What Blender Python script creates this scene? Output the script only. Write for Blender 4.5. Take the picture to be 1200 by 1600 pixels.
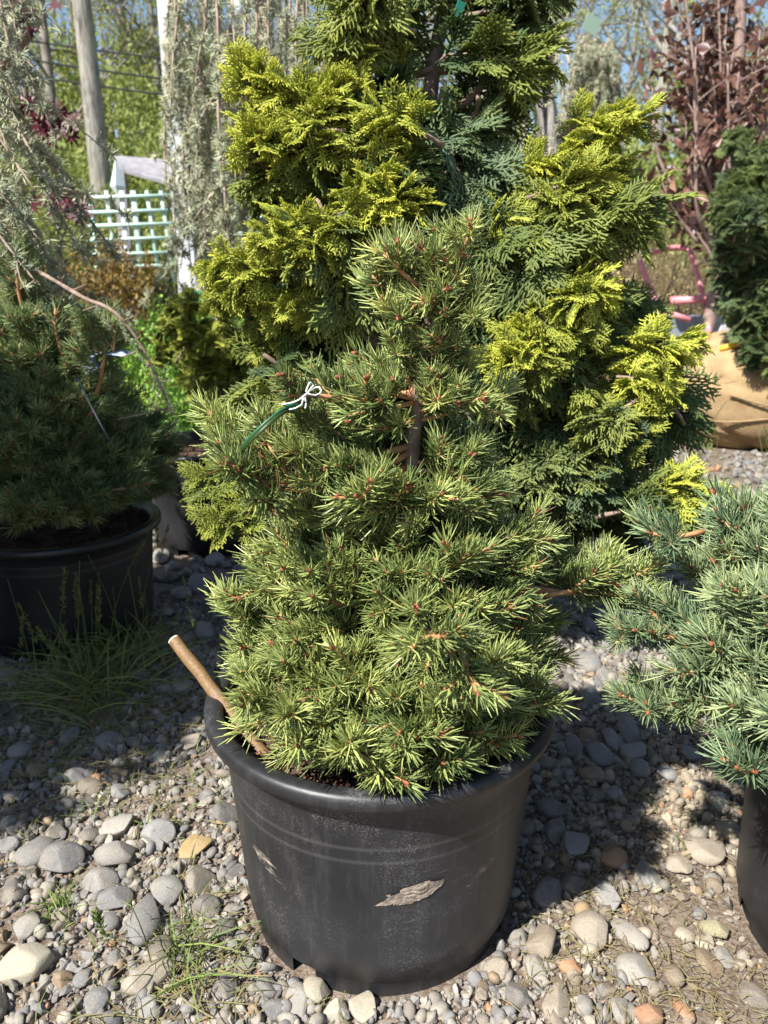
import bpy, math, random
import numpy as np
from mathutils import Matrix, Vector
R_ = math.radians
rng = np.random.default_rng(7); random.seed(7)
scene = bpy.context.scene
for o in list(bpy.data.objects): bpy.data.objects.remove(o)
col = scene.collection
# ------------------------------------------------------------------ camera, sky, sun, exposure
FPX, CAMZ, PITCH = 1202.0, 0.847, R_(17)
cp, sp = math.cos(PITCH), math.sin(PITCH)
cam = bpy.data.cameras.new('camera'); camo = bpy.data.objects.new('camera', cam); col.objects.link(camo)
cam.sensor_fit = 'VERTICAL'; cam.sensor_height = 36; cam.sensor_width = 27; cam.lens = FPX/1600*36
cam.clip_start = .02; cam.clip_end = 600
camo.location = (0, 0, CAMZ); camo.rotation_euler = (math.pi/2-PITCH, 0, 0)
cam.dof.use_dof = True; cam.dof.focus_distance = .92; cam.dof.aperture_fstop = 8.0
scene.camera = camo
SUN_EL, SUN_AZ = R_(49), math.atan2(-.72, -.69)            # azimuth from +Y, clockwise
w = bpy.data.worlds.new('World'); scene.world = w; w.use_nodes = True
wn = w.node_tree; bg = wn.nodes['Background']
sky = wn.nodes.new('ShaderNodeTexSky'); sky.sky_type = 'NISHITA'; sky.sun_disc = False
sky.sun_elevation = SUN_EL; sky.sun_rotation = SUN_AZ; sky.altitude = 50; sky.air_density = 1; sky.dust_density = .6
wn.links.new(sky.outputs[0], bg.inputs[0]); bg.inputs[1].default_value = .08
sd = Vector((math.sin(SUN_AZ)*math.cos(SUN_EL), math.cos(SUN_AZ)*math.cos(SUN_EL), math.sin(SUN_EL)))
sl = bpy.data.lights.new('sun', 'SUN'); sl.energy = 5.0; sl.angle = R_(.53); sl.color = (1, .965, .90)
so = bpy.data.objects.new('sun', sl); col.objects.link(so); so.rotation_euler = sd.to_track_quat('Z', 'Y').to_euler(); so.location = (-4, -4, 6)
vs = scene.view_settings; vs.view_transform = 'Standard'; vs.look = 'None'; vs.gamma = 1; vs.use_curve_mapping = False; vs.exposure = 1.08
scene.cycles.max_bounces = 4; scene.cycles.diffuse_bounces = 2; scene.cycles.glossy_bounces = 2; scene.cycles.transmission_bounces = 4

def ray(px, py):
    a = (px-600)/FPX; b = (800-py)/FPX
    return (a, cp+b*sp, -sp+b*cp)
def P(px, py, Y):
    d = ray(px, py); t = Y/d[1]; return Vector((d[0]*t, Y, CAMZ+d[2]*t))
def G(px, py):
    d = ray(px, py); t = -CAMZ/d[2]; return Vector((d[0]*t, d[1]*t, 0))
def depth(v): return v[1]*cp-(v[2]-CAMZ)*sp

# ------------------------------------------------------------------ mesh helpers
class MB:
    def __init__(s): s.v = []; s.q = []; s.t = []; s.qm = []; s.tm = []; s.tint = []; s.n = 0
    def add(s, V, Q=None, T=None, m=0, tint=0.5):
        V = np.asarray(V, float).reshape(-1, 3); s.v.append(V)
        if np.ndim(tint) == 0: tint = np.full(len(V), float(tint))
        s.tint.append(np.asarray(tint, float).ravel())
        if Q is not None and len(Q): Q = np.asarray(Q, int); s.q.append(Q+s.n); s.qm.append(np.full(len(Q), m))
        if T is not None and len(T): T = np.asarray(T, int); s.t.append(T+s.n); s.tm.append(np.full(len(T), m))
        s.n += len(V); return s
    def mesh(s, name, mats, smooth=True, colors=None):
        me = bpy.data.meshes.new(name)
        V = np.concatenate(s.v); Q = np.concatenate(s.q) if s.q else np.zeros((0, 4), int); T = np.concatenate(s.t) if s.t else np.zeros((0, 3), int)
        nq, nt = len(Q), len(T)
        me.vertices.add(len(V)); me.vertices.foreach_set('co', V.astype(np.float32).ravel())
        me.loops.add(nq*4+nt*3); me.loops.foreach_set('vertex_index', np.concatenate([Q.ravel(), T.ravel()]).astype(np.int32))
        me.polygons.add(nq+nt)
        st = np.concatenate([np.arange(nq)*4, nq*4+np.arange(nt)*3]).astype(np.int32)
        me.polygons.foreach_set('loop_start', st)
        mi = np.concatenate(([np.concatenate(s.qm)] if s.q else [])+([np.concatenate(s.tm)] if s.t else [])).astype(np.int32)
        me.polygons.foreach_set('material_index', mi)
        me.polygons.foreach_set('use_smooth', np.full(nq+nt, smooth))
        a = me.attributes.new('tint', 'FLOAT', 'POINT'); a.data.foreach_set('value', np.concatenate(s.tint).astype(np.float32))
        if colors is not None:
            c = me.attributes.new('stone', 'FLOAT_COLOR', 'POINT'); c.data.foreach_set('color', colors.astype(np.float32).ravel())
        for m in mats: me.materials.append(m)
        me.update(calc_edges=True); return me
def norm(a): return a/np.maximum(np.linalg.norm(a, axis=-1, keepdims=True), 1e-9)
def tubes(mb, pts, rad, sides=3, m=0, tint=.5):
    """N tubes of S sections: pts (N,S,3), rad (N,S)"""
    pts = np.asarray(pts, float); rad = np.asarray(rad, float); N, S, _ = pts.shape
    ax = norm(np.gradient(pts, axis=1)) if S > 2 else np.repeat(norm(pts[:, 1:]-pts[:, :1]), 2, 1)
    ref = np.where(np.abs(ax[:, :1, 2:3]) > .9, np.array([1., 0, 0]), np.array([0, 0, 1.]))
    u = norm(np.cross(ax, np.broadcast_to(ref, ax.shape))); v = np.cross(ax, u)
    th = np.arange(sides)*2*np.pi/sides
    V = pts[:, :, None]+rad[:, :, None, None]*(np.cos(th)[:, None]*u[:, :, None]+np.sin(th)[:, None]*v[:, :, None])
    base = (np.arange(N)*S*sides)[:, None, None]; k = np.arange(S-1)[None, :, None]*sides; j = np.arange(sides)[None, None]; j2 = (j+1) % sides
    Q = np.stack([base+k+j, base+k+j2, base+k+sides+j2, base+k+sides+j], -1).reshape(-1, 4)
    if np.ndim(tint) == 1: tint = np.repeat(tint, S*sides)
    elif np.ndim(tint) == 2: tint = np.repeat(np.asarray(tint).ravel(), sides)
    mb.add(V, Q, m=m, tint=tint)
def tube(mb, pts, rad, sides=6, m=0, tint=.5, cap=True):
    pts = np.asarray([tuple(p) for p in pts], float); rad = np.broadcast_to(np.asarray(rad, float), (len(pts),))
    n0 = mb.n; tubes(mb, pts[None], rad[None], sides, m, tint)
    if cap:
        for e, s in ((0, 0), (1, len(pts)-1)):
            c = mb.n; mb.add([pts[s]], m=m, tint=tint if np.ndim(tint) == 0 else .5)
            i = np.arange(sides); r = n0+s*sides
            T = np.stack([np.full(sides, c), r+(i+1) % sides, r+i], -1) if e == 0 else np.stack([np.full(sides, c), r+i, r+(i+1) % sides], -1)
            mb.t.append(T); mb.tm.append(np.full(sides, m))
def ribbons(mb, pts, wid, nrm, m=0, tint=.5):
    pts = np.asarray(pts, float); wid = np.asarray(wid, float); N, S, _ = pts.shape
    ax = norm(np.gradient(pts, axis=1)); side = norm(np.cross(ax, np.asarray(nrm, float)[:, None]+0*ax))
    V = np.stack([pts-side*wid[..., None]/2, pts+side*wid[..., None]/2], 2)
    b = (np.arange(N)*S*2)[:, None]; k = np.arange(S-1)[None]*2
    Q = np.stack([b+k, b+k+1, b+k+3, b+k+2], -1).reshape(-1, 4)
    if np.ndim(tint) == 1: tint = np.repeat(tint, S*2)
    mb.add(V, Q, m=m, tint=tint)
def smooth_path(pts, n):
    pts = np.asarray([tuple(p) for p in pts], float); k = len(pts)
    if k == 2: return pts[0]+(pts[1]-pts[0])*np.linspace(0, 1, n)[:, None]
    t = np.linspace(0, k-1, n); out = []
    for x in t:
        i = min(int(x), k-2); f = x-i
        p0, p1, p2, p3 = pts[max(i-1, 0)], pts[i], pts[i+1], pts[min(i+2, k-1)]
        out.append(.5*((2*p1)+(-p0+p2)*f+(2*p0-5*p1+4*p2-p3)*f*f+(-p0+3*p1-3*p2+p3)*f**3))
    return np.array(out)
def lathe(mb, prof, seg=64, m=0, skip=None):
    prof = np.asarray(prof, float); S = len(prof); th = np.arange(seg)*2*np.pi/seg
    V = np.stack([prof[:, 0][:, None]*np.cos(th), prof[:, 0][:, None]*np.sin(th), np.repeat(prof[:, 1][:, None], seg, 1)], -1)
    Q = []
    for i in range(S-1):
        for j in range(seg):
            if skip and skip(i, j): continue
            Q.append((i*seg+j, i*seg+(j+1) % seg, (i+1)*seg+(j+1) % seg, (i+1)*seg+j))
    mb.add(V, Q, m=m)
def box(mb, c, s, rot=None, m=0):
    V = np.array([(x, y, z) for x in (-.5, .5) for y in (-.5, .5) for z in (-.5, .5)])*np.array(s)
    if rot is not None: V = V @ np.array(rot.to_3x3()).T
    mb.add(V+np.array(tuple(c)), [(0, 1, 3, 2), (4, 6, 7, 5), (0, 4, 5, 1), (2, 3, 7, 6), (0, 2, 6, 4), (1, 5, 7, 3)], m=m)
def ico(sub):
    t = (1+5**.5)/2
    V = [(-1, t, 0), (1, t, 0), (-1, -t, 0), (1, -t, 0), (0, -1, t), (0, 1, t), (0, -1, -t), (0, 1, -t), (t, 0, -1), (t, 0, 1), (-t, 0, -1), (-t, 0, 1)]
    F = [(0, 11, 5), (0, 5, 1), (0, 1, 7), (0, 7, 10), (0, 10, 11), (1, 5, 9), (5, 11, 4), (11, 10, 2), (10, 7, 6), (7, 1, 8), (3, 9, 4), (3, 4, 2), (3, 2, 6), (3, 6, 8), (3, 8, 9), (4, 9, 5), (2, 4, 11), (6, 2, 10), (8, 6, 7), (9, 8, 1)]
    V = [np.array(v)/np.linalg.norm(v) for v in V]
    for _ in range(sub):
        c = {}; NF = []
        def mid(a, b):
            k = (min(a, b), max(a, b))
            if k not in c: p = V[a]+V[b]; V.append(p/np.linalg.norm(p)); c[k] = len(V)-1
            return c[k]
        for a, b, d in F:
            x, y, z = mid(a, b), mid(b, d), mid(d, a); NF += [(a, x, z), (b, y, x), (d, z, y), (x, y, z)]
        F = NF
    return np.array(V), np.array(F)
def sn(V, r, n=5, lo=1., hi=3.):
    """smooth pseudo noise over points"""
    o = 0
    for _ in range(n):
        k = r.normal(size=3); k = k/np.linalg.norm(k)*r.uniform(lo, hi); o = o+np.sin(V @ k+r.uniform(0, 6.28))
    return o/n
def link(o, parent=None):
    col.objects.link(o)
    if parent is not None: o.parent = parent
    return o
def tag(o, label, cat, group=None):
    o['label'] = label; o['category'] = cat
    if group: o['group'] = group
    return o
def thing(name, loc, label, cat, group=None):
    e = bpy.data.objects.new(name, None); e.location = loc; e.empty_display_size = .05; link(e); return tag(e, label, cat, group)
def obj(name, me, parent=None, off=None, kind=None):
    o = bpy.data.objects.new(name, me); link(o, parent)
    if off is not None: o.location = -Vector(off)          # mesh given in world coordinates, parent stands at off
    if kind: o['kind'] = kind
    return o
def frame(d, up=(0, 0, 1), roll=0, s=1.0, loc=(0, 0, 0)):
    d = Vector(d).normalized(); u = Vector(up); y = u.cross(d)
    if y.length < 1e-4: y = Vector((0, 1, 0)).cross(d)
    y.normalize(); z = d.cross(y)
    if roll: c, k = math.cos(roll), math.sin(roll); y, z = y*c+z*k, z*c-y*k
    M = Matrix(((d.x*s, y.x*s, z.x*s, loc[0]), (d.y*s, y.y*s, z.y*s, loc[1]), (d.z*s, y.z*s, z.z*s, loc[2]), (0, 0, 0, 1)))
    return M

# ------------------------------------------------------------------ materials
def nt(name):
    m = bpy.data.materials.new(name); m.use_nodes = True; t = m.node_tree; b = t.nodes['Principled BSDF']; return m, t, b
def N(t, k, **kw):
    n = t.nodes.new('ShaderNode'+k)
    for a, v in kw.items():
        if a.startswith('i_'): n.inputs[int(a[2:])].default_value = v
        else: setattr(n, a, v)
    return n
def L(t, a, b): t.links.new(a, b)
def ramp(t, fac, stops):
    r = N(t, 'ValToRGB'); e = r.color_ramp.elements
    while len(e) < len(stops): e.new(.5)
    for x, (p, c) in zip(e, stops): x.position = p; x.color = (*c, 1) if len(c) == 3 else c
    L(t, fac, r.inputs[0]); return r.outputs[0]
def mixc(t, f, a, b, mode='MIX'):
    n = N(t, 'Mix', data_type='RGBA', blend_type=mode)
    for s, v in ((n.inputs[0], f), (n.inputs[6], a), (n.inputs[7], b)):
        if hasattr(v, 'is_output'): L(t, v, s)
        else: s.default_value = v if np.ndim(v) == 0 else (*v, 1)
    return n.outputs[2]
def math_(t, op, a, b=0., clamp=False):
    n = N(t, 'Math', operation=op, use_clamp=clamp)
    for s, v in zip(n.inputs, (a, b)):
        if hasattr(v, 'is_output'): L(t, v, s)
        else: s.default_value = v
    return n.outputs[0]
def noise(t, scale, det=4, rough=.6, vec=None, dist=0):
    n = N(t, 'TexNoise'); n.inputs['Scale'].default_value = scale; n.inputs['Detail'].default_value = det; n.inputs['Roughness'].default_value = rough; n.inputs['Distortion'].default_value = dist
    if vec is None: vec = N(t, 'TexCoord').outputs['Object']
    L(t, vec, n.inputs['Vector']); return n.outputs['Fac']
def bump(t, b, h, s=.3, d=.002):
    n = N(t, 'Bump'); n.inputs['Strength'].default_value = s; n.inputs['Distance'].default_value = d; L(t, h, n.inputs['Height']); L(t, n.outputs[0], b.inputs['Normal'])
def attr(t, name): return N(t, 'Attribute', attribute_name=name).outputs['Fac']
def simple(name, c, rough=.6, c2=None, scale=20, bs=0, spec=.4, metal=0):
    m, t, b = nt(name)
    n = noise(t, scale)
    if c2: L(t, mixc(t, ramp(t, n, [(.35, (0, 0, 0)), (.65, (1, 1, 1))]), c, c2), b.inputs['Base Color'])
    else: b.inputs['Base Color'].default_value = (*c, 1)
    b.inputs['Roughness'].default_value = rough; b.inputs['Specular IOR Level'].default_value = spec; b.inputs['Metallic'].default_value = metal
    if bs: bump(t, b, n, bs, .003)
    return m
def leafmat(name, stops, rough=.5, trans=.25, spec=.35, objmix=.12):
    """colour by the leaf's own tint attribute"""
    m, t, b = nt(name)
    tt = attr(t, 'tint'); oi = N(t, 'ObjectInfo')
    f = math_(t, 'ADD', tt, math_(t, 'MULTIPLY', math_(t, 'SUBTRACT', oi.outputs['Random'], .5), objmix*2), True)
    c = ramp(t, f, stops); L(t, c, b.inputs['Base Color']); b.inputs['Roughness'].default_value = rough; b.inputs['Specular IOR Level'].default_value = spec
    if trans:
        tr = N(t, 'BsdfTranslucent'); L(t, c, tr.inputs[0]); mx = N(t, 'MixShader'); mx.inputs[0].default_value = trans
        L(t, b.outputs[0], mx.inputs[1]); L(t, tr.outputs[0], mx.inputs[2]); L(t, mx.outputs[0], t.nodes['Material Output'].inputs[0])
    return m
M_needle = leafmat('spruce_needle', [(0, (.30, .15, .06)), (.02, (.07, .12, .035)), (.35, (.205, .27, .085)), (.7, (.41, .48, .155)), (1, (.60, .63, .20))], .33, .2, .6)
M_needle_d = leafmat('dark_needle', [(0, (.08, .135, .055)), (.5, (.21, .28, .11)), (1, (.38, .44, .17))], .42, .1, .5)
M_needle_b = leafmat('blue_needle', [(0, (.08, .14, .07)), (.5, (.235, .31, .155)), (1, (.46, .52, .23))], .4, .12, .5)
M_cedar = leafmat('cedar_needle', [(0, (.20, .24, .16)), (.5, (.46, .49, .33)), (1, (.70, .70, .46))], .5, .1)
M_twig = simple('spruce_twig', (.38, .17, .07), .7, (.52, .30, .15), 60, .4)
M_bud = simple('bud', (.15, .04, .022), .65, (.27, .10, .04), 200)
M_bark = simple('young_bark', (.16, .11, .08), .85, (.30, .22, .17), 45, .7)
M_cedarbark = simple('cedar_bark', (.44, .34, .26), .8, (.28, .20, .15), 40, .6)
M_soil = simple('soil', (.045, .026, .018), .95, (.11, .065, .042), 40, .8)
M_mulch = leafmat('mulch', [(0, (.03, .015, .012)), (.5, (.09, .045, .032)), (1, (.22, .12, .075))], .85, 0, .2, 0)
def hinokimat():
    m, t, b = nt('hinoki_scale')
    oi = N(t, 'ObjectInfo'); sx = N(t, 'SeparateColor'); L(t, oi.outputs['Color'], sx.inputs[0])
    tt = attr(t, 'tint')
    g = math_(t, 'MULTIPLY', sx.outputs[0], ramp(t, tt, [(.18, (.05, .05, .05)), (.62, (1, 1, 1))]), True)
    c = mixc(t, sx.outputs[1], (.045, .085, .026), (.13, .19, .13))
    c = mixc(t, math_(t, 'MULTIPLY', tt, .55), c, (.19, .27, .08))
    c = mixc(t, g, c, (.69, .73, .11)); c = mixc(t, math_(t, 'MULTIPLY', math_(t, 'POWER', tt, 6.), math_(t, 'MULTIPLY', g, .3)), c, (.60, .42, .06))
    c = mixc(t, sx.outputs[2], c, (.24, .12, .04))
    L(t, c, b.inputs['Base Color']); b.inputs['Roughness'].default_value = .5; b.inputs['Specular IOR Level'].default_value = .3
    tr = N(t, 'BsdfTranslucent'); L(t, c, tr.inputs[0]); mx = N(t, 'MixShader'); mx.inputs[0].default_value = .3
    L(t, b.outputs[0], mx.inputs[1]); L(t, tr.outputs[0], mx.inputs[2]); L(t, mx.outputs[0], t.nodes['Material Output'].inputs[0])
    return m
M_hinoki = hinokimat()
def stonemat(name, objc):
    m, t, b = nt(name)
    base = N(t, 'ObjectInfo').outputs['Color'] if objc else N(t, 'Attribute', attribute_name='stone').outputs['Color']
    tc = N(t, 'TexCoord'); oi = N(t, 'ObjectInfo'); va = N(t, 'VectorMath', operation='ADD'); L(t, N(t, 'NewGeometry').outputs['Position'], va.inputs[0]); L(t, oi.outputs['Random'], va.inputs[1])
    n1 = noise(t, 45, 5, .65, va.outputs[0]); n2 = noise(t, 420, 3, .7, va.outputs[0])
    c = mixc(t, ramp(t, n1, [(.3, (0, 0, 0)), (.72, (1, 1, 1))]), base, mixc(t, .5, base, (.36, .30, .22)))
    c = mixc(t, math_(t, 'MULTIPLY', ramp(t, n2, [(.35, (1, 1, 1)), (.55, (0, 0, 0))]), .4), c, mixc(t, .55, base, (.06, .055, .05)))
    c = mixc(t, math_(t, 'MULTIPLY', ramp(t, n2, [(.6, (0, 0, 0)), (.72, (1, 1, 1))]), .4), c, (.52, .49, .43))
    c = mixc(t, math_(t, 'MULTIPLY', ramp(t, noise(t, 130, 4, .7, va.outputs[0], 1.5), [(.5, (0, 0, 0)), (.66, (1, 1, 1))]), .45), c, mixc(t, .6, base, (.17, .14, .11)))
    L(t, c, b.inputs['Base Color']); b.inputs['Roughness'].default_value = .72; b.inputs['Specular IOR Level'].default_value = .3
    bump(t, b, math_(t, 'ADD', n1, math_(t, 'MULTIPLY', n2, .35)), .5, .004)
    return m
M_stone = stonemat('stone', True); M_pebble = stonemat('pebble', False)
def groundmat():
    m, t, b = nt('ground')
    pos = N(t, 'NewGeometry').outputs['Position']; s = N(t, 'SeparateXYZ'); L(t, pos, s.inputs[0])
    n1 = noise(t, 9, 6, .65, pos); n2 = noise(t, 140, 4, .7, pos); n3 = noise(t, 1.3, 4, .6, pos)
    soil = mixc(t, ramp(t, n1, [(.3, (0, 0, 0)), (.7, (1, 1, 1))]), (.085, .055, .038), (.20, .15, .11))
    soil = mixc(t, math_(t, 'MULTIPLY', ramp(t, n2, [(.42, (0, 0, 0)), (.62, (1, 1, 1))]), .6), soil, (.33, .29, .24))
    grass = mixc(t, n1, (.07, .10, .025), (.20, .21, .07))
    far = math_(t, 'ADD', math_(t, 'MULTIPLY', math_(t, 'SUBTRACT', s.outputs[1], 4.8), .5), math_(t, 'MULTIPLY', math_(t, 'SUBTRACT', n3, .5), 3.), True)
    L(t, mixc(t, far, soil, grass), b.inputs['Base Color']); b.inputs['Roughness'].default_value = .95; b.inputs['Specular IOR Level'].default_value = .15
    bump(t, b, math_(t, 'ADD', n1, math_(t, 'MULTIPLY', n2, .4)), .8, .02)
    return m
def potmat(name, muds=(), rings=.5, worn=.75):
    m, t, b = nt(name)
    oc = N(t, 'TexCoord').outputs['Object']; s = N(t, 'SeparateXYZ'); L(t, oc, s.inputs[0])
    n1 = noise(t, 7, 5, .6, oc); n2 = noise(t, 480, 3, .7, oc)
    mp = N(t, 'Mapping'); mp.inputs['Scale'].default_value = (26, 26, 190); mp.inputs['Rotation'].default_value = (.15, .1, 0); L(t, oc, mp.inputs[0]); n3 = noise(t, 1, 5, .75, mp.outputs[0])
    dust = math_(t, 'MULTIPLY', ramp(t, n2, [(.53, (0, 0, 0)), (.66, (1, 1, 1))]), ramp(t, n1, [(.42, (0, 0, 0)), (.66, (1, 1, 1))]))
    scr = math_(t, 'MULTIPLY', ramp(t, n3, [(.58, (0, 0, 0)), (.74, (1, 1, 1))]), ramp(t, noise(t, 5, 3, .6, oc, 1.), [(.5, (0, 0, 0)), (.62, (1, 1, 1))]))
    dust = math_(t, 'MULTIPLY', dust, ramp(t, noise(t, 14, 4, .65, oc, .8), [(.42, (0, 0, 0)), (.62, (1, 1, 1))]))
    film = ramp(t, noise(t, 3.2, 4, .6, oc), [(.3, (0, 0, 0)), (.75, (1, 1, 1))])
    c = mixc(t, math_(t, 'MULTIPLY', film, worn), (.009, .0095, .011), (.042, .042, .046))
    c = mixc(t, math_(t, 'MULTIPLY', dust, .65*worn), c, (.34, .33, .31)); c = mixc(t, math_(t, 'MULTIPLY', scr, .5*worn), c, (.24, .24, .23)); mp5 = N(t, 'Mapping'); mp5.inputs['Scale'].default_value = (60, 60, 9); L(t, oc, mp5.inputs[0]); c = mixc(t, math_(t, 'MULTIPLY', ramp(t, noise(t, 1, 4, .7, mp5.outputs[0]), [(.5, (0, 0, 0)), (.8, (1, 1, 1))]), .42*worn*worn), c, (.13, .125, .12))
    for z in (.237, .218):
        d = math_(t, 'ABSOLUTE', math_(t, 'SUBTRACT', s.outputs[2], z))
        c = mixc(t, math_(t, 'MULTIPLY', ramp(t, d, [(.0003, (1, 1, 1)), (.0010, (0, 0, 0))]), math_(t, 'MULTIPLY', n1, .2)), c, (.30, .30, .30))
    mask = None
    for x0, z0, rx, rz, tilt, hard in muds:
        x = math_(t, 'SUBTRACT', s.outputs[0], x0); z = math_(t, 'SUBTRACT', math_(t, 'SUBTRACT', s.outputs[2], z0), math_(t, 'MULTIPLY', x, tilt))
        r = math_(t, 'ADD', math_(t, 'POWER', math_(t, 'DIVIDE', x, rx), 2.), math_(t, 'POWER', math_(t, 'DIVIDE', z, rz), 2.))
        mp2 = N(t, 'Mapping'); mp2.inputs['Scale'].default_value = (18, 18, 170); mp2.inputs['Rotation'].default_value = (0, math.atan(-tilt) if tilt < 3 else 1.2, 0); L(t, oc, mp2.inputs[0])
        nn = noise(t, 1, 5, .7, mp2.outputs[0], .6)
        k = ramp(t, math_(t, 'ADD', r, math_(t, 'MULTIPLY', math_(t, 'SUBTRACT', math_(t, 'ADD', math_(t, 'MULTIPLY', nn, .7), math_(t, 'MULTIPLY', noise(t, 60, 5, .7, oc), .3)), .5), 5.5)), [(hard, (1, 1, 1)), (hard+.3, (0, 0, 0))])
        front = math_(t, 'LESS_THAN', s.outputs[1], 0.)
        k = math_(t, 'MULTIPLY', k, front)
        mask = k if mask is None else math_(t, 'MAXIMUM', mask, k)
    if mask is not None:
        mc = mixc(t, ramp(t, noise(t, 90, 4, .7, oc), [(.35, (0, 0, 0)), (.65, (1, 1, 1))]), (.10, .08, .065), (.40, .34, .28))
        c = mixc(t, math_(t, 'MULTIPLY', mask, .85), c, mc)
    L(t, c, b.inputs['Base Color'])
    ro = math_(t, 'ADD', .36, math_(t, 'MULTIPLY', film, .22)); ro = math_(t, 'ADD', ro, math_(t, 'MULTIPLY', dust, .3), True)
    if mask is not None: ro = math_(t, 'MAXIMUM', ro, math_(t, 'MULTIPLY', mask, .9))
    L(t, ro, b.inputs['Roughness']); b.inputs['Specular IOR Level'].default_value = .5
    h = math_(t, 'ADD', math_(t, 'MULTIPLY', n1, .6), math_(t, 'MULTIPLY', n3, .25))
    if mask is not None: h = math_(t, 'ADD', h, math_(t, 'MULTIPLY', mask, .8))
    bump(t, b, h, .25, .004)
    return m
M_pot = potmat('pot_plastic', (), .5, .25)
M_pot_main = potmat('pot_plastic_scuffed', [(-.135, .165, .030, .018, -.5, .02), (.125, .168, .026, .009, .45, .05)])
M_white = simple('white_paint', (.66, .68, .68), .5, (.50, .53, .55), 9)
M_mint = simple('mint_paint', (.34, .56, .48), .55, (.52, .64, .58), 14)
M_greyw = simple('weathered_wood', (.32, .31, .33), .85, (.20, .19, .20), 12, .5)
def barkmat():
    m, t, b = nt('grey_bark'); oc = N(t, 'TexCoord').outputs['Object']; mp = N(t, 'Mapping'); mp.inputs['Scale'].default_value = (22, 22, 3.2); L(t, oc, mp.inputs[0]); g = noise(t, 1, 6, .7, mp.outputs[0], .6); n2 = noise(t, 2.2, 4, .6, oc)
    c = mixc(t, ramp(t, g, [(.36, (0, 0, 0)), (.6, (1, 1, 1))]), (.10, .085, .075), (.40, .37, .33)); c = mixc(t, math_(t, 'MULTIPLY', ramp(t, n2, [(.5, (0, 0, 0)), (.65, (1, 1, 1))]), .5), c, (.33, .34, .24)); L(t, c, b.inputs['Base Color']); b.inputs['Roughness'].default_value = .9; bump(t, b, g, 1., .03); return m
M_trunk = barkmat()
M_farbark = simple('far_bark', (.27, .24, .21), .9, (.14, .12, .10), 6)
M_spring = leafmat('spring_leaf', [(0, (.16, .21, .05)), (.5, (.30, .34, .09)), (1, (.50, .50, .17))], .55, .4, .25)
M_bushleaf = leafmat('undergrowth_leaf', [(0, (.13, .19, .045)), (.5, (.26, .31, .08)), (1, (.42, .43, .14))], .55, .35, .25)
M_goldbush = leafmat('golden_bush_leaf', [(0, (.10, .06, .025)), (.45, (.22, .15, .04)), (1, (.55, .36, .07))], .5, .3)
M_green = leafmat('green_shrub_leaf', [(0, (.06, .14, .03)), (.5, (.16, .33, .05)), (1, (.34, .52, .08))], .5, .25)
M_beech = leafmat('copper_leaf', [(0, (.06, .022, .02)), (.5, (.16, .075, .055)), (1, (.36, .21, .15))], .4, .3, .5)
M_beechbark = simple('beech_twig', (.34, .24, .20), .75, (.20, .135, .115), 30, .3)
M_maple = leafmat('red_maple_leaf', [(0, (.05, .006, .012)), (1, (.16, .015, .03))], .45, .3, .4)
M_dry = leafmat('dry_brush', [(0, (.22, .15, .10)), (.5, (.36, .27, .15)), (1, (.45, .42, .18))], .8, .15, .2)
M_grass = leafmat('grass_blade', [(0, (.30, .24, .12)), (.3, (.22, .22, .085)), (.6, (.13, .19, .05)), (1, (.26, .33, .10))], .5, .3, .3)
M_pink = simple('faded_red_steel', (.66, .20, .24), .45, (.76, .32, .35), 12)
def woodmat():
    m, t, b = nt('stake_wood'); oc = N(t, 'TexCoord').outputs['Object']; mp = N(t, 'Mapping'); mp.inputs['Rotation'].default_value = (0, .75, .4); mp.inputs['Scale'].default_value = (420, 420, 12); L(t, oc, mp.inputs[0])
    g = noise(t, 1, 4, .6, mp.outputs[0]); n2 = noise(t, 300, 2, .6, oc); c = mixc(t, ramp(t, g, [(.3, (0, 0, 0)), (.7, (1, 1, 1))]), (.12, .066, .026), (.25, .15, .062)); c = mixc(t, math_(t, 'MULTIPLY', ramp(t, n2, [(.62, (0, 0, 0)), (.7, (1, 1, 1))]), .8), c, (.06, .035, .02))
    c = mixc(t, math_(t, 'MULTIPLY', ramp(t, noise(t, 30, 4, .6, oc), [(.5, (0, 0, 0)), (.7, (1, 1, 1))]), .45), c, (.25, .21, .16)); L(t, c, b.inputs['Base Color']); b.inputs['Roughness'].default_value = .65; bump(t, b, g, .5, .001); return m
M_wood = woodmat()
M_woodend = simple('stake_end', (.75, .70, .62), .8, (.35, .30, .25), 250)
M_gtag = leafmat('green_tag_plastic', [(0, (.03, .055, .012)), (1, (.045, .075, .016))], .35, .35)
M_string = simple('white_string', (.75, .78, .80), .7)
M_shadecard = simple('shade_tinted_card', (.36, .46, .58), .5, (.42, .52, .62), 8)  # white card, with the blue cast of shade put into its colour
M_yellow = simple('yellow_strap', (.80, .48, .05), .5)
M_wire = simple('wire', (.03, .03, .035), .5)
M_dark = simple('black_rubber', (.02, .02, .022), .7)
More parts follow.
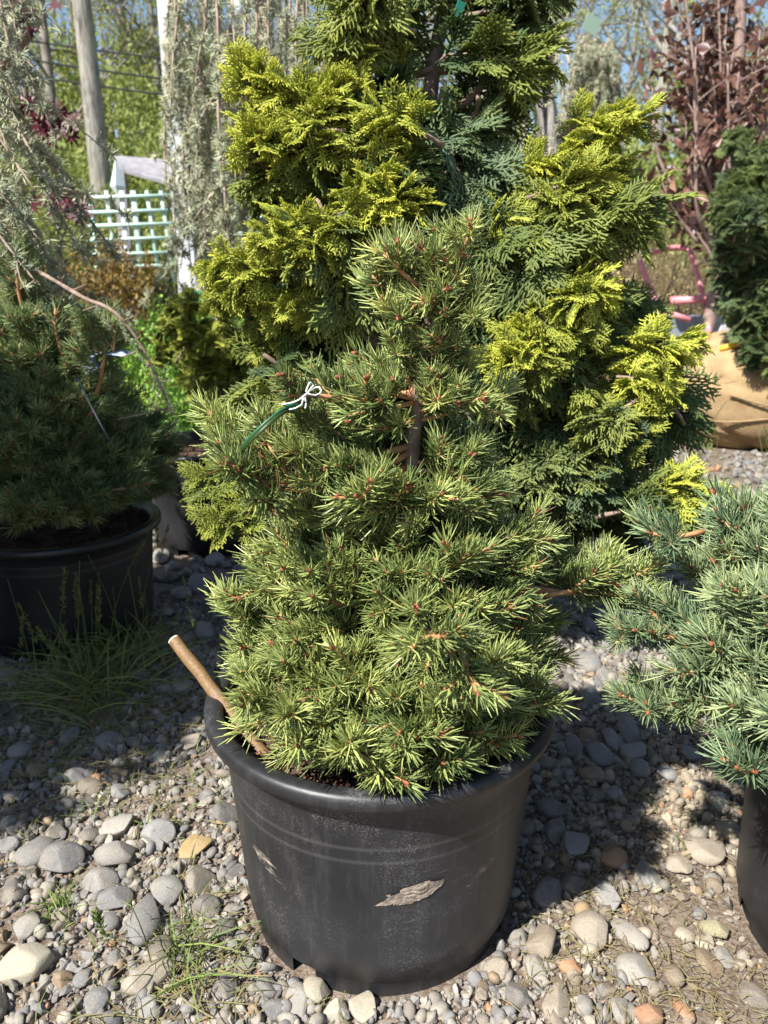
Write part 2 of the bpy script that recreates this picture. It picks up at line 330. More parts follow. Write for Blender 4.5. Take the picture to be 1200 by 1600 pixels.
def burlapmat():
    m, t, b = nt('burlap'); oc = N(t, 'TexCoord').outputs['Object']
    a = N(t, 'TexWave', bands_direction='X'); a.inputs['Scale'].default_value = 32; a.inputs['Distortion'].default_value = 1.5; L(t, oc, a.inputs['Vector'])
    d = N(t, 'TexWave', bands_direction='Z'); d.inputs['Scale'].default_value = 32; d.inputs['Distortion'].default_value = 1.5; L(t, oc, d.inputs['Vector'])
    wv = math_(t, 'MULTIPLY', a.outputs['Fac'], d.outputs['Fac']); n = noise(t, 6, 5, .6, oc)
    c = mixc(t, ramp(t, n, [(.3, (0, 0, 0)), (.7, (1, 1, 1))]), (.21, .13, .065), (.42, .30, .16)); c = mixc(t, math_(t, 'MULTIPLY', wv, .35), c, (.56, .42, .25))
    L(t, c, b.inputs['Base Color']); b.inputs['Roughness'].default_value = .95; b.inputs['Specular IOR Level'].default_value = .1
    bump(t, b, math_(t, 'ADD', wv, math_(t, 'MULTIPLY', n, 2.)), .6, .006); return m
M_burlap = burlapmat()

# ------------------------------------------------------------------ ground with gravel
def gz(x, y): return .005*np.sin(5.1*x+1.3*y+.4)+.004*np.sin(3.3*y-6.7*x+2)+np.where(y > 6, .0022*(np.maximum(y, 6)-6)**2*np.clip((40-y)/20, .2, 1), 0)
gx = np.concatenate([-np.geomspace(90, 2.1, 24), np.linspace(-2, 2, 81), np.geomspace(2.1, 90, 24)])
gy = np.concatenate([np.linspace(-30, .1, 12), np.linspace(.2, 4.5, 81), np.geomspace(4.7, 150, 36)])
X, Y = np.meshgrid(gx, gy); mb = MB(); W = len(gx)
i, j = np.meshgrid(np.arange(len(gy)-1), np.arange(W-1), indexing='ij'); k = (i*W+j).ravel()
mb.add(np.stack([X, Y, gz(X, Y)], -1), np.stack([k, k+1, k+W+1, k+W], -1))
ground = obj('ground', mb.mesh('ground', [groundmat()])); ground['kind'] = 'structure'

POT_C = Vector((-.005, .911, 0)); LEFT_C = Vector((-.785, 1.78, 0)); BACKL_C = Vector((-.565, 2.45, 0)); RIGHT_C = Vector((.685, .83, 0)); HIN_C = Vector((.13, 1.80, 0)); BALL_C = Vector((1.93, 4.12, 0))
KEEP = [(POT_C, .188), (LEFT_C, .195), (BACKL_C, .2), (RIGHT_C, .195), (HIN_C, .19), (BALL_C, .42)]
PAL = np.array([(.30, .30, .31), (.22, .235, .26), (.38, .36, .33), (.17, .175, .19), (.44, .41, .36), (.33, .29, .24), (.27, .28, .30), (.36, .26, .16), (.25, .22, .20), (.52, .49, .44)])
PAL = PAL*np.array((.60, .59, .57))
PALW = np.array([.17, .12, .16, .08, .13, .09, .08, .04, .05, .08])
stone_meshes = []
for s in range(14):
    r = np.random.default_rng(100+s); V, F = ico(3)
    V = V*(1+.13*sn(V, r, 5, .8, 2.2)[:, None]); V = V+norm(V)*(.055*sn(V, r, 6, 2.5, 6)[:, None])
    for _ in range(3+(s % 4)*3):                                   # knocked-off facets
        d = r.normal(size=3); d /= np.linalg.norm(d); h = r.uniform(.5, .82); e = np.maximum(V @ d-h, 0); V = V-d*(e*.85)[:, None]
    mb = MB(); mb.add(V, T=F); stone_meshes.append(mb.mesh('stone', [M_stone], s % 3 != 0))
placed = []
def free(x, y, r, slack=.86):
    for c, R in KEEP:
        if (x-c.x)**2+(y-c.y)**2 < (R+r*.8)**2: return False
    return all((x-a)**2+(y-b)**2 > ((r+q)*slack)**2 for a, b, q in placed)
def add_stone(x, y, a, b, c, rot, color, sink=.42):
    o = obj('stone', random.choice(stone_meshes), ground); o.location = (x, y, float(gz(x, y))+c*(1-sink)); o.scale = (a, b, c)
    o.rotation_euler = (random.uniform(-.18, .18), random.uniform(-.18, .18), rot); o.color = (*np.clip(np.array(color)*random.uniform(.52, .80), 0, 1), 1)
    placed.append((x, y, (a*b)**.5))
g1, g2, bl, dk, tn, cr, yl, og, br, ol = (.31, .31, .31), (.40, .38, .35), (.235, .24, .25), (.15, .15, .155), (.40, .34, .27), (.54, .49, .38), (.50, .34, .13), (.46, .22, .11), (.27, .18, .11), (.30, .28, .16)
SL = [(187,1295,55,42,0,g2),(57,1332,62,57,0,g1),(97,1347,68,55,0,bl),(182,1340,68,45,.2,g2),(250,1310,55,40,0,g1),(308,1327,46,56,-.5,yl),(158,1385,55,45,0,g1),(180,1410,55,38,.5,bl),(228,1435,54,88,.1,bl),(172,1442,34,36,0,g1),(262,1398,60,50,0,g1),(322,1425,45,40,0,dk),(15,1325,38,35,0,bl),(48,1502,70,84,-.5,cr),(45,1452,50,45,0,g2),(97,1535,34,38,0,br),(235,1527,82,52,.5,tn),(152,1565,45,55,0,bl),(132,1530,35,30,0,bl),(352,1542,35,50,0,dk),(232,1575,35,40,0,g1),(467,1565,40,60,.2,g2),(495,1547,50,48,-.5,cr),(568,1572,46,60,.3,cr),(527,1580,42,42,0,cr),(432,1580,50,35,0,dk),(387,1512,30,35,0,dk),(182,1495,28,40,0,bl),
(170,1160,42,36,0,bl),(30,1172,40,30,.3,bl),(10,1200,30,40,0,bl),(257,1080,30,18,0,bl),(365,985,35,45,0,bl),(320,990,40,25,0,g1),(310,917,40,22,0,g1),(250,875,28,22,0,g2),(285,930,34,20,0,g1),(335,880,30,18,0,g1),(340,945,28,18,0,g2),(268,905,30,16,0,dk),(300,960,34,20,.4,dk),(350,915,32,20,0,bl),(262,958,24,16,0,g1),(120,1215,40,26,0,g1),(60,1200,44,24,0,br),(25,1240,50,20,0,g1),(250,1185,34,22,0,g1),(300,1165,36,26,0,tn),(190,1240,40,24,0,bl),(250,1000,26,18,0,og),(275,1010,22,16,0,og),(235,1010,24,16,0,br),
(862,1265,62,34,.3,dk),(900,1317,46,60,-.3,g1),(867,1295,36,45,0,dk),(855,1397,48,56,-.6,dk),(955,1343,50,38,0,og),(1010,1365,44,60,0,g1),(922,1460,65,64,0,tn),(982,1460,38,62,.5,g2),(992,1522,58,60,.2,g2),(870,1565,46,90,-.3,tn),(890,1515,40,30,0,og),(835,1517,38,38,0,g2),(778,1522,45,42,.2,tn),(1102,1332,78,45,-.2,tn),(1122,1255,36,34,0,cr),(1115,1455,50,32,-.4,ol),(1100,1475,40,22,0,cr),(1105,1507,38,46,.4,br),(1130,1497,28,32,0,g2),(1090,1430,25,22,0,g1),(1010,1590,52,40,0,og),(1065,1580,28,45,.3,og),(968,1585,40,40,0,g2),(910,1577,32,35,0,g1),(945,1400,40,58,.4,g1),(1067,1465,35,28,0,cr),(1060,1355,40,32,0,tn),(1140,1300,40,26,0,tn),
(990,1177,45,34,0,g1),(955,1155,36,32,0,bl),(982,1140,42,40,0,bl),(937,1180,50,38,0,bl),(920,1152,32,30,0,br),(900,1167,28,45,0,bl),(927,1210,48,30,0,br),(955,1080,32,24,0,ol),(920,1035,44,30,0,bl),(945,1052,30,28,0,g1),(1000,1100,34,22,0,g1),(922,1085,34,32,0,bl),(1000,1202,34,30,0,g1),(975,1060,30,20,0,br),(1005,1060,30,22,0,bl),(960,1240,30,22,0,g1),(1040,1210,36,24,0,g1),(1075,1180,34,26,0,g1),(915,1000,34,20,0,g1),(950,1010,28,18,0,g1),(880,1110,26,30,0,dk)]
for px, py, wpx, hpx, rot, c in SL:
    g = G(px, py+hpx*.12); zc = depth(g); dep = math.atan2(CAMZ, g.y)
    a = wpx/2*zc/FPX; b = hpx/2*zc/FPX/math.sin(dep)*.82; add_stone(g.x, g.y, a*1.02, b, min(a, b)*random.uniform(.6, .8), rot, c)
tries = 0
while len(placed) < 300 and tries < 20000:                         # the next largest ones, scattered
    tries += 1; py = random.uniform(790, 1600); px = random.uniform(-10, 1210); g = G(px, py)
    if g.y > 3.4: continue
    a = random.choice((.011, .014, .017, .021))*random.uniform(.85, 1.2)*(1+.25*max(0, g.y-1.2)); b = a*random.uniform(.7, 1.25)
    if px > 860 and py > 1230 and random.random() < .4: a *= .7; b *= .7
    if not free(g.x, g.y, max(a, b)): continue
    c = PAL[np.random.default_rng(tries).choice(len(PAL), p=PALW)]
    if px > 820 and py > 1200: c = c*np.array((1.12, 1.0, .86))
    add_stone(g.x, g.y, a, b, min(a, b)*random.uniform(.55, .8), random.uniform(0, 3), c)
def pebbles(n, y0, y1, s0, s1, sub, zoff, seed):
    r = np.random.default_rng(seed); V0, F0 = ico(sub)
    y = np.sqrt(r.uniform(y0**2, y1**2, n)) if y1/y0 < 4 else r.uniform(y0, y1, n); x = r.uniform(-1, 1, n)*(.52*(y*cp+.25)+.1)
    ok = np.ones(n, bool)
    for c, R in KEEP: ok &= (x-c.x)**2+(y-c.y)**2 > (R+.004)**2
    soil = np.sin(6*x+2)*np.sin(5*y+1)+r.normal(size=n)*.35          # patches of bare soil, more of them on the right
    ok &= ~((x > .18) & (y < 1.15) & (soil > .55)) & ~((soil > .75)) & ~((x < -.3) & (y > 1.05) & (y < 1.55) & (soil > -.1))
    x, y = x[ok], y[ok]; n = len(x); sz = np.exp(r.uniform(np.log(s0), np.log(s1), n))*(1+.22*np.maximum(0, y-1.1))
    dirs = norm(r.normal(size=(8, 3))); jit = 1+.30*np.sin(2.6*V0 @ r.normal(size=(3, 6))+r.uniform(0, 6, 6))   # 6 shapes
    shp = r.integers(0, 6, n); V = V0[None]*jit.T[shp][:, :, None]
    V = V*(sz[:, None]*r.uniform(.6, 1.15, (n, 3))*np.array((1, 1, .75)))[:, None]
    q = norm(r.normal(size=(n, 4))); a, b, c, d = q.T
    Rm = np.stack([1-2*(c*c+d*d), 2*(b*c-a*d), 2*(b*d+a*c), 2*(b*c+a*d), 1-2*(b*b+d*d), 2*(c*d-a*b), 2*(b*d-a*c), 2*(c*d+a*b), 1-2*(b*b+c*c)], -1).reshape(n, 3, 3)
    V = np.einsum('nij,nkj->nki', Rm, V)+np.stack([x, y, gz(x, y)+sz*zoff], -1)[:, None]
    C = PAL[r.choice(len(PAL), n, p=PALW)]*r.uniform(.8, 1.3, (n, 1)); right = np.clip((x-.1)*2.5, 0, 1)[:, None]*(y < 1.3)[:, None]
    C = C*(1-right+right*np.array((1.22, 1.1, .92))); C = np.where(r.random((n, 1)) < .02, np.array((.42, .2, .1)), C)
    C = np.concatenate([np.clip(C, 0, .7), np.ones((n, 1))], 1)
    T = (F0[None]+(np.arange(n)*len(V0))[:, None, None]).reshape(-1, 3)
    return V.reshape(-1, 3), T, np.repeat(C, len(V0), 0)
for nm, sm, lab, rows in (('pebbles', True, 'rounded grey and tan pebbles strewn over the nursery ground', ((4600, .5, 1.75, .006, .013, 1, .4, 1), (1500, 1.5, 3.4, .010, .018, 1, .35, 4))), ('gravel', False, 'crushed angular gravel filling the gaps between the stones', ((34000, .5, 2.0, .0022, .0068, 0, .45, 2), (3200, .5, 1.7, .006, .012, 0, .5, 5), (6500, 1.7, 4.9, .007, .016, 0, .4, 3)))):
    mb = MB(); cs = []
    for a in rows: V, T, C = pebbles(*a); mb.add(V, T=T); cs.append(C)
    gr = obj(nm, mb.mesh(nm, [M_pebble], sm, np.concatenate(cs))); gr['kind'] = 'stuff'; gr['label'] = lab; gr['category'] = 'gravel'

# ------------------------------------------------------------------ pots
def pot_mesh(H, R, rb, mat, name='pot'):
    """open nursery pot: stepped foot, tapering wall, rolled lip, four drain slots"""
    ro = R-.022; mb = MB(); zs = np.linspace(.03, H-.026, 9)
    prof = [(rb-.006, 0), (rb-.005, .0275), (rb-.0005, .030)]+[(rb+(ro-rb)*(z-.03)/(H-.056), z) for z in zs[1:]]
    nw = len(prof)
    prof += [(ro+.004, H-.0225), (R-.006, H-.0215), (R-.001, H-.018), (R, H-.007), (R-.003, H-.001), (R-.008, H), (R-.018, H-.0005), (R-.024, H-.004), (ro-.004, H-.03), (rb-.004, .03), (rb-.009, 0), (.02, 0.004)]
    seg = 96; ni = len(prof)
    sl = [int(seg*f) for f in (.90, .15, .40, .65)]
    off = {'main': 0}
    lathe(mb, prof, seg, skip=lambda i, j: (i in (0, 1, ni-3) or (i == ni-4 and False)) and any((j-s) % seg < 3 for s in sl))
    return mb.mesh(name, [mat])
def soil_mesh(r, z, seed):
    rr = np.random.default_rng(seed); mb = MB(); rad = np.linspace(.012, r, 12); th = np.arange(36)*2*np.pi/36
    A, T = np.meshgrid(rad, th, indexing='ij'); V = np.stack([A*np.cos(T), A*np.sin(T), z+.006*sn(np.stack([A*np.cos(T)*30, A*np.sin(T)*30, A*0], -1).reshape(-1, 3), rr, 6).reshape(A.shape)+.012*(1-A/r)], -1)
    i, j = np.meshgrid(np.arange(11), np.arange(36), indexing='ij'); Q = np.stack([i*36+j, i*36+(j+1) % 36, (i+1)*36+(j+1) % 36, (i+1)*36+j], -1).reshape(-1, 4)
    mb.add(V, Q); return mb.mesh('soil', [M_soil])
def mulch_mesh(r, z, n, seed):
    rr = np.random.default_rng(seed); mb = MB(); a = np.sqrt(rr.uniform(0, 1, n))*r*.97; th = rr.uniform(0, 6.28, n)
    c = np.stack([a*np.cos(th), a*np.sin(th), z+rr.uniform(.002, .014, n)], -1); d = norm(rr.normal(size=(n, 3))*np.array((1, 1, .45)))*rr.uniform(.007, .019, (n, 1)); b = norm(rr.normal(size=(n, 3)))*.003
    ribbons(mb, np.stack([c-d, c+b, c+d], 1), np.stack([rr.uniform(.001, .003, n), rr.uniform(.0025, .006, n), rr.uniform(.001, .002, n)], 1), norm(rr.normal(size=(n, 3))+np.array((0, 0, 1.2))), tint=rr.uniform(0, 1, n)**1.6)
    return mb.mesh('mulch', [M_mulch])
def build_pot(root, H, R, rb, mat, soilz, n=900, seed=1, rot=0):
    p = obj('pot', pot_mesh(H, R, rb, mat), root); p.rotation_euler[2] = rot
    ri = rb+(R-.026-rb)*soilz/H
    obj('soil', soil_mesh(ri, soilz, seed), root)
    m = obj('mulch', mulch_mesh(ri, soilz, n, seed), root, kind='stuff')

# ------------------------------------------------------------------ spruce branches
def needles_along(mb, path, t0, n, ln, r, rad=.00105, upsweep=.35, spread=(38, 72), tint0=.5, tipf=True):
    S = len(path); t = np.sort(r.uniform(t0, 1, n)); x = t*(S-1); i = np.minimum(x.astype(int), S-2); f = (x-i)[:, None]
    p = path[i]*(1-f)+path[i+1]*f; ax = norm(path[i+1]-path[i])
    ref = np.broadcast_to(np.array([0, 0, 1.]), ax.shape); u = norm(np.cross(ax, ref)+1e-6); v = np.cross(u, ax)
    th = r.uniform(0, 2*np.pi, n); rd = np.cos(th)[:, None]*u+np.sin(th)[:, None]*v
    al = np.radians(r.uniform(*spread, n)); al = np.where(t > .9, al*.55, al)[:, None]
    d = norm(ax*np.cos(al)+rd*np.sin(al)+np.array([0, 0, upsweep])*r.uniform(.2, 1, (n, 1))); l = (ln*r.uniform(.72, 1.12, n))[:, None]
    mid = p+d*l*.55; tip = mid+norm(d+ax*.35+np.array([0, 0, .12]))*l*.5
    pts = np.stack([p, mid, tip], 1); w = rad*r.uniform(.85, 1.2, n)
    tip = tip+r.normal(size=(n, 3))*.0022; pts = np.stack([p, mid, tip], 1); tubes(mb, pts, np.stack([w*.75, w, w*.3], 1), 3, 0, np.where(r.random(n) < .015, 0., np.clip(tint0+r.normal(size=n)*.16+.22*(t-.6), .03, 1)))
def bud(mb, p, d, s, m=1):
    d = norm(np.asarray(d, float)); V, F = ico(1); M = np.array(frame(d).to_3x3()); V = (V*np.array((1.5, .8, .8))*s) @ M.T+p; mb.add(V, T=F, m=m)
def spruce_branch(Lb, seed, ln=.027, dens=1.0, mat=None):
    r = np.random.default_rng(seed); wd, nd = MB(), MB()
    t = np.linspace(0, 1, 7); wob = r.normal(size=2)*.05*Lb
    main = np.stack([t*Lb, wob[0]*np.sin(t*3), (-.05*np.sin(t*2.6)+.12*t**3)*Lb+wob[1]*t*t], -1)
    tube(wd, main, np.linspace(.0055*(Lb/.2)**.6, .0022, 7), 6)
    tint = r.uniform(.35, .6)
    needles_along(nd, main, .50, int(Lb*.50*1150*dens), ln, r, tint0=tint)
    bud(wd, main[-1], main[-1]-main[-2], .0032)
    n = max(3, int(Lb/.021))
    for k in range(n):
        tt = .30+.66*(k+.5)/n+r.uniform(-.04, .04); x = tt*6; i = min(int(x), 5); p = main[i]+(main[i+1]-main[i])*(x-i)
        sgn = 1 if k % 2 else -1; an = math.radians(r.uniform(38, 64)); el = r.uniform(-.25, .55) if k % 3 else r.uniform(.5, .95)
        l = (.15+.36*(1-tt))*Lb*r.uniform(.7, 1.2)+.010
        d = norm(np.array([math.cos(an), sgn*math.sin(an), el])); s = np.linspace(0, 1, 5)[:, None]
        path = p+d*l*s+np.array([.18, 0, .10])*l*s*s
        tube(wd, path, np.linspace(.0026, .0016, 5), 5)
        needles_along(nd, path, .06, int(l*1450*dens)+9, ln*r.uniform(.7, 1.08), r, tint0=tint+r.normal()*.16)
        for b in range(r.integers(0, 4)): bud(wd, path[-1]+r.normal(size=3)*.002, d+r.normal(size=3)*.4, r.uniform(.0022, .0036))
        if l > .05:                                                # second-order shoots
            for q in (.45, .7):
                pp = path[0]+(path[-1]-path[0])*q; d2 = norm(d+np.array([.3, -sgn*.5 if q > .5 else sgn*.5, r.uniform(-.2, .4)])); l2 = l*.42; path2 = pp+d2*l2*s
                tube(wd, path2, np.linspace(.0015, .001, 5), 4); needles_along(nd, path2, .1, int(l2*1250*dens)+7, ln*.9, r, tint0=tint+.08); bud(wd, path2[-1], d2, .0024)
    return wd.mesh('branch', [M_twig, M_bud]), nd
SPR_L = (.065, .095, .13, .17, .215, .26)
def spruce_set(mat, seed, ln=.027, dens=1.0):
    out = []
    for k, Lb in enumerate(SPR_L):
        for v in range(3):
            w_, n_ = spruce_branch(Lb, seed+k*10+v, ln, dens); out.append((Lb, w_, n_.mesh('needles', [mat])))
    return out
def put_branch(root, sset, p, d, length, roll, rnd):
    c = sorted(sset, key=lambda s: abs(s[0]-length))[:3]; Lb, wm, nm = rnd.choice(c); s = min(1.22, max(.82, length/Lb))
    M = frame(d, (0, 0, 1), roll, s, Vector(p)-root.location)
    b = obj('branch', wm, root); b.matrix_basis = M
    obj('needles', nm, b)
def trunk_at(path, z):
    for a, b in zip(path[:-1], path[1:]):
        if a.z <= z <= b.z: return a.lerp(b, (z-a.z)/(b.z-a.z))
    return path[-1].copy() if z > path[-1].z else path[0].copy()
def spruce(root, path, tiers, sset, rnd, r0=.015, front=None):
    tm = MB(); sp_ = smooth_path(path, 14); tube(tm, sp_, np.linspace(r0, .004, 14), 9); obj('trunk', tm.mesh('trunk', [M_bark]), root, root.location)
    ph = 0
    for z, rl, rr, rf, n, el in tiers:
        for k in range(n):
            ph += 2.399963; a = ph+rnd.uniform(-.25, .25); ca, sa = math.cos(a), math.sin(a)
            if front and front(z, sa): continue
            rad = (rr*ca*ca if ca > 0 else rl*ca*ca)+rf*sa*sa; rad *= rnd.uniform(.60, 1.06)-.012/max(rad, .03)
            e = R_(el+rnd.uniform(-14, 14)); rad = max(rad, .035); ln = rad/max(math.cos(e), .5)
            zt = z+rnd.uniform(-.018, .018); b = trunk_at(path, max(path[0].z, zt-rad*math.tan(e)*.8))
            d = Vector((ca*math.cos(e), sa*math.cos(e), math.sin(e))); put_branch(root, sset, b, d, ln, rnd.uniform(-.5, .5), rnd)
# --- main spruce
main_root = thing('potted_spruce', POT_C, 'dwarf spruce in the mud smeared black nursery pot, front and centre', 'potted tree')
build_pot(main_root, .324, .23, .187, M_pot_main, .277, 1500, 3, 0)
M_mud = simple('dried_mud', (.36, .30, .245), .95, (.19, .15, .12), 140, .9, .1)
def mud_smear(x0, z0, w_, h_, tilt, seed):
    r = np.random.default_rng(seed); nu, nv = 90, 44; u, v = np.meshgrid(np.linspace(-1.25, 1.25, nu), np.linspace(-1.35, 1.35, nv)); wu = u+.12*np.sin(7*v+3*u); wv = v+.18*np.sin(5*u+1)+.1*np.sin(13*u); q = np.stack([wu*1.3, wv*3.2, 0*u], -1).reshape(-1, 3); q2 = np.stack([wu*4.5+wv, wv*8, 0*u], -1).reshape(-1, 3)
    n1 = sn(q, r, 8, .6, 2.2).reshape(u.shape); n2 = sn(q2, r, 9, .6, 2.5).reshape(u.shape); keep = u*u*(1+.3*u)+v*v+n1*.5+n2*.38 < .80
    x = x0+u*w_; z = z0+v*h_+tilt*u*w_; rad = .187+(.208-.187)*(z-.03)/(.324-.056); hgt = .0006+.0011*np.clip(n1+.5, 0, 1)+.0012*np.clip(n2, 0, 1)*np.exp(-((u-.05)**2+v*v)*5)*3
    rr = rad+hgt; V = np.stack([x, -np.sqrt(np.maximum(rr**2-x*x, 1e-6)), z], -1); i, j = np.meshgrid(np.arange(nv-1), np.arange(nu-1), indexing='ij'); k = (i*nu+j)[keep[:-1, :-1] & keep[1:, 1:] & keep[1:, :-1] & keep[:-1, 1:]]
    mb = MB(); mb.add(V, np.stack([k, k+1, k+nu+1, k+nu], -1)); o = obj('mud_smear', mb.mesh('mud_smear', [M_mud]), main_root, kind='stuff')
mud_smear(.043, .172, .040, .0155, .24, 4)
SSET = spruce_set(M_needle, 1000, .0285, 1.05)
ax = .92
path = [Vector((.0, ax, .27)), Vector((.012, ax, .37)), P(640, 760, ax), P(650, 640, ax), P(668, 510, ax), P(690, 395, ax)]
def px_tier(py, l, r, n, el, ff=1.0):
    c = P(600, py, ax); t = trunk_at(path, c.z); xl, xr = P(l, py, ax).x, P(r, py, ax).x; rl, rr = max(t.x-xl, .03), max(xr-t.x, .03)
    return (c.z, rl, rr, (rl+rr)/2*ff, n, el)
TM = [px_tier(*a) for a in ((378, 660, 735, 4, 74), (425, 590, 745, 6, 50), (468, 545, 765, 12, 18), (540, 590, 728, 5, 25, .9), (590, 535, 738, 9, 22, .8), (615, 448, 745, 12, 6, .8), (645, 470, 790, 9, -2, .75), (718, 350, 785, 15, 7, .85), (755, 368, 792, 12, -2, .9), (840, 430, 820, 8, 8), (880, 420, 850, 10, 4), (910, 364, 885, 13, 0), (970, 364, 895, 12, 6), (1010, 366, 905, 12, 0), (1040, 370, 900, 13, 2), (1062, 385, 885, 14, -6))]
rnd = random.Random(5); spruce(main_root, path, TM, SSET, rnd, .014, lambda z, sa: P(600, 735, ax).z < z < P(600, 575, ax).z and sa < -.95)
for (a, b, Y0, Y1) in (((800, 915), (1005, 918), .95, .98), ((850, 930), (960, 900), .93, .95), ((800, 930), (900, 900), .95, 1.02), ((520, 760), (345, 745), .86, .80), ((490, 1120), (376, 1068), .83, .80), ((560, 1100), (540, 1205), .82, .70), ((620, 1110), (600, 1225), .81, .69), ((680, 1110), (690, 1205), .81, .70), ((520, 1110), (470, 1180), .82, .735), ((740, 1090), (775, 1175), .83, .735), ((640, 1060), (650, 1160), .80, .68), ((800, 1060), (850, 1110), .85, .79), ((560, 620), (440, 612), .88, .86), ((690, 440), (693, 362), .905, .905), ((700, 420), (730, 375), .905, .89), ((660, 450), (600, 395), .905, .88), ((650, 950), (690, 1010), .74, .64), ((720, 960), (740, 1090), .73, .66)):
    p0, p1 = P(*a, Y0), P(*b, Y1); put_branch(main_root, SSET, p0, p1-p0, (p1-p0).length, rnd.uniform(-.3, .3), rnd)
# --- left spruce in the shade
left_root = thing('potted_spruce', LEFT_C, 'shaded dark green dwarf spruce in the black pot at the left edge', 'potted tree')
build_pot(left_root, .285, .235, .195, M_pot, .255, 900, 4, .9)
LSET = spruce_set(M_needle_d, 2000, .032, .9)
lp = [LEFT_C+Vector(v) for v in ((0, 0, .24), (.01, 0, .45), (-.01, 0, .62), (-.02, 0, .78))]
TL = [(.79, .06, .05, .06, 8, 60), (.73, .10, .09, .11, 12, 45), (.66, .16, .14, .15, 15, 32), (.59, .20, .185, .19, 17, 22), (.52, .23, .225, .22, 19, 12), (.455, .25, .26, .25, 21, 6), (.39, .26, .285, .25, 22, 0), (.34, .24, .26, .24, 18, -8)]
rnd = random.Random(9); spruce(left_root, lp, TL, LSET, rnd)
for a, b in (((150, 620), (168, 500)), ((175, 560), (178, 510)), ((40, 500), (18, 385)), ((100, 560), (85, 480))):
    p0, p1 = P(*a, 1.72), P(*b, 1.70); put_branch(left_root, LSET, p0, p1-p0, (p1-p0).length, 0, rnd)
# --- unseen copy of the left spruce, added just out of frame to shade it
SHC = Vector((-1.47, .98, 0)); shade = thing('potted_spruce', SHC, 'unseen large spruce added out of frame to shade the left one', 'potted tree')
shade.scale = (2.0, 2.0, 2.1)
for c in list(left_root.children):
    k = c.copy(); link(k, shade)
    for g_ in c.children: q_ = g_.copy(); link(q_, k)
# --- right blue spruce
right_root = thing('potted_spruce', RIGHT_C, 'blue green dwarf spruce hanging over its black pot at the right edge', 'potted tree')
build_pot(right_root, .33, .225, .195, M_pot, .285, 500, 6, 2.0)
BSET = spruce_set(M_needle_b, 3000, .031, 1.1)
rp = [RIGHT_C+Vector(v) for v in ((0, 0, .28), (.0, 0, .38), (.02, 0, .48), (.02, 0, .58))]
TR = [(.60, .15, .16, .13, 12, 35), (.55, .25, .2, .17, 18, 22), (.49, .31, .2, .20, 22, 12), (.455, .33, .2, .22, 24, 6), (.42, .33, .2, .24, 24, 0), (.385, .34, .2, .25, 24, -8), (.355, .31, .2, .26, 24, -18), (.335, .25, .2, .25, 20, -30), (.33, .20, .2, .24, 14, -42)]
rnd = random.Random(12); spruce(right_root, rp, TR, BSET, rnd)
for a, b, Y0, Y1 in (((1090, 985), (960, 990), .88, .86), ((1100, 830), (1015, 840), .9, .88), ((1100, 1110), (1005, 1120), .86, .80), ((1190, 1190), (1150, 1205), .72, .68)):
    p0, p1 = P(*a, Y0), P(*b, Y1); put_branch(right_root, BSET, p0, p1-p0, (p1-p0).length, 0, rnd)

# ------------------------------------------------------------------ golden cypress
def spray(r, l):
    """flat fern-like spray in the xy plane: lists of curved fingers (p0,p1,p2,radius,tint)"""
    segs = []; cup = r.uniform(.1, .75); tw = r.uniform(-.3, .3); A = np.array
    def bend(p): x, y, z = p; return np.array((x, y, z-cup*(x*x*.5+y*y*1.1)/l+tw*x*y/l*2))
    def seg(a, b, c, w0, t): segs.append((bend(a), bend(b), bend(c), w0, t))
    seg(A((0., 0, 0)), A((l*.5, 0, 0)), A((l*.98, 0, 0)), .0016, .3)
    ns = max(4, int(l/.0085))
    for k in range(ns*2):
        t = .08+.90*(k/(ns*2-1)); s = 1 if k % 2 else -1; an = math.radians(r.uniform(40, 56)-16*t)
        ll = (l*.50*(1-t)**.7*(.6+.7*t)+.009)*r.uniform(.85, 1.15); p = A((l*t*.97, 0, 0)); d = A((math.cos(an), s*math.sin(an), r.uniform(-.1, .2))); fw = A((.22, 0, 0))*ll
        seg(p, p+d*ll*.5, p+d*ll+fw, .0015, .3+.35*t)
        n2 = max(1, int(ll/.0075))
        for q in range(n2*2):
            u = .22+.74*(q+.5)/(n2*2); s2 = 1 if q % 2 else -1; a2 = an*s*.8+s2*math.radians(r.uniform(34, 48)); l2 = (.36*ll*(1-u)**.5+.0055)*r.uniform(.8, 1.2)
            p2 = p+d*ll*u+fw*u*u; d2 = A((math.cos(a2), math.sin(a2), r.uniform(-.1, .45))); ex = min(1, .2+.45*t+.5*u)
            seg(p2, p2+d2*l2*.55, p2+d2*l2+A((.12, 0, 0))*l2, .00135, ex)
    return segs
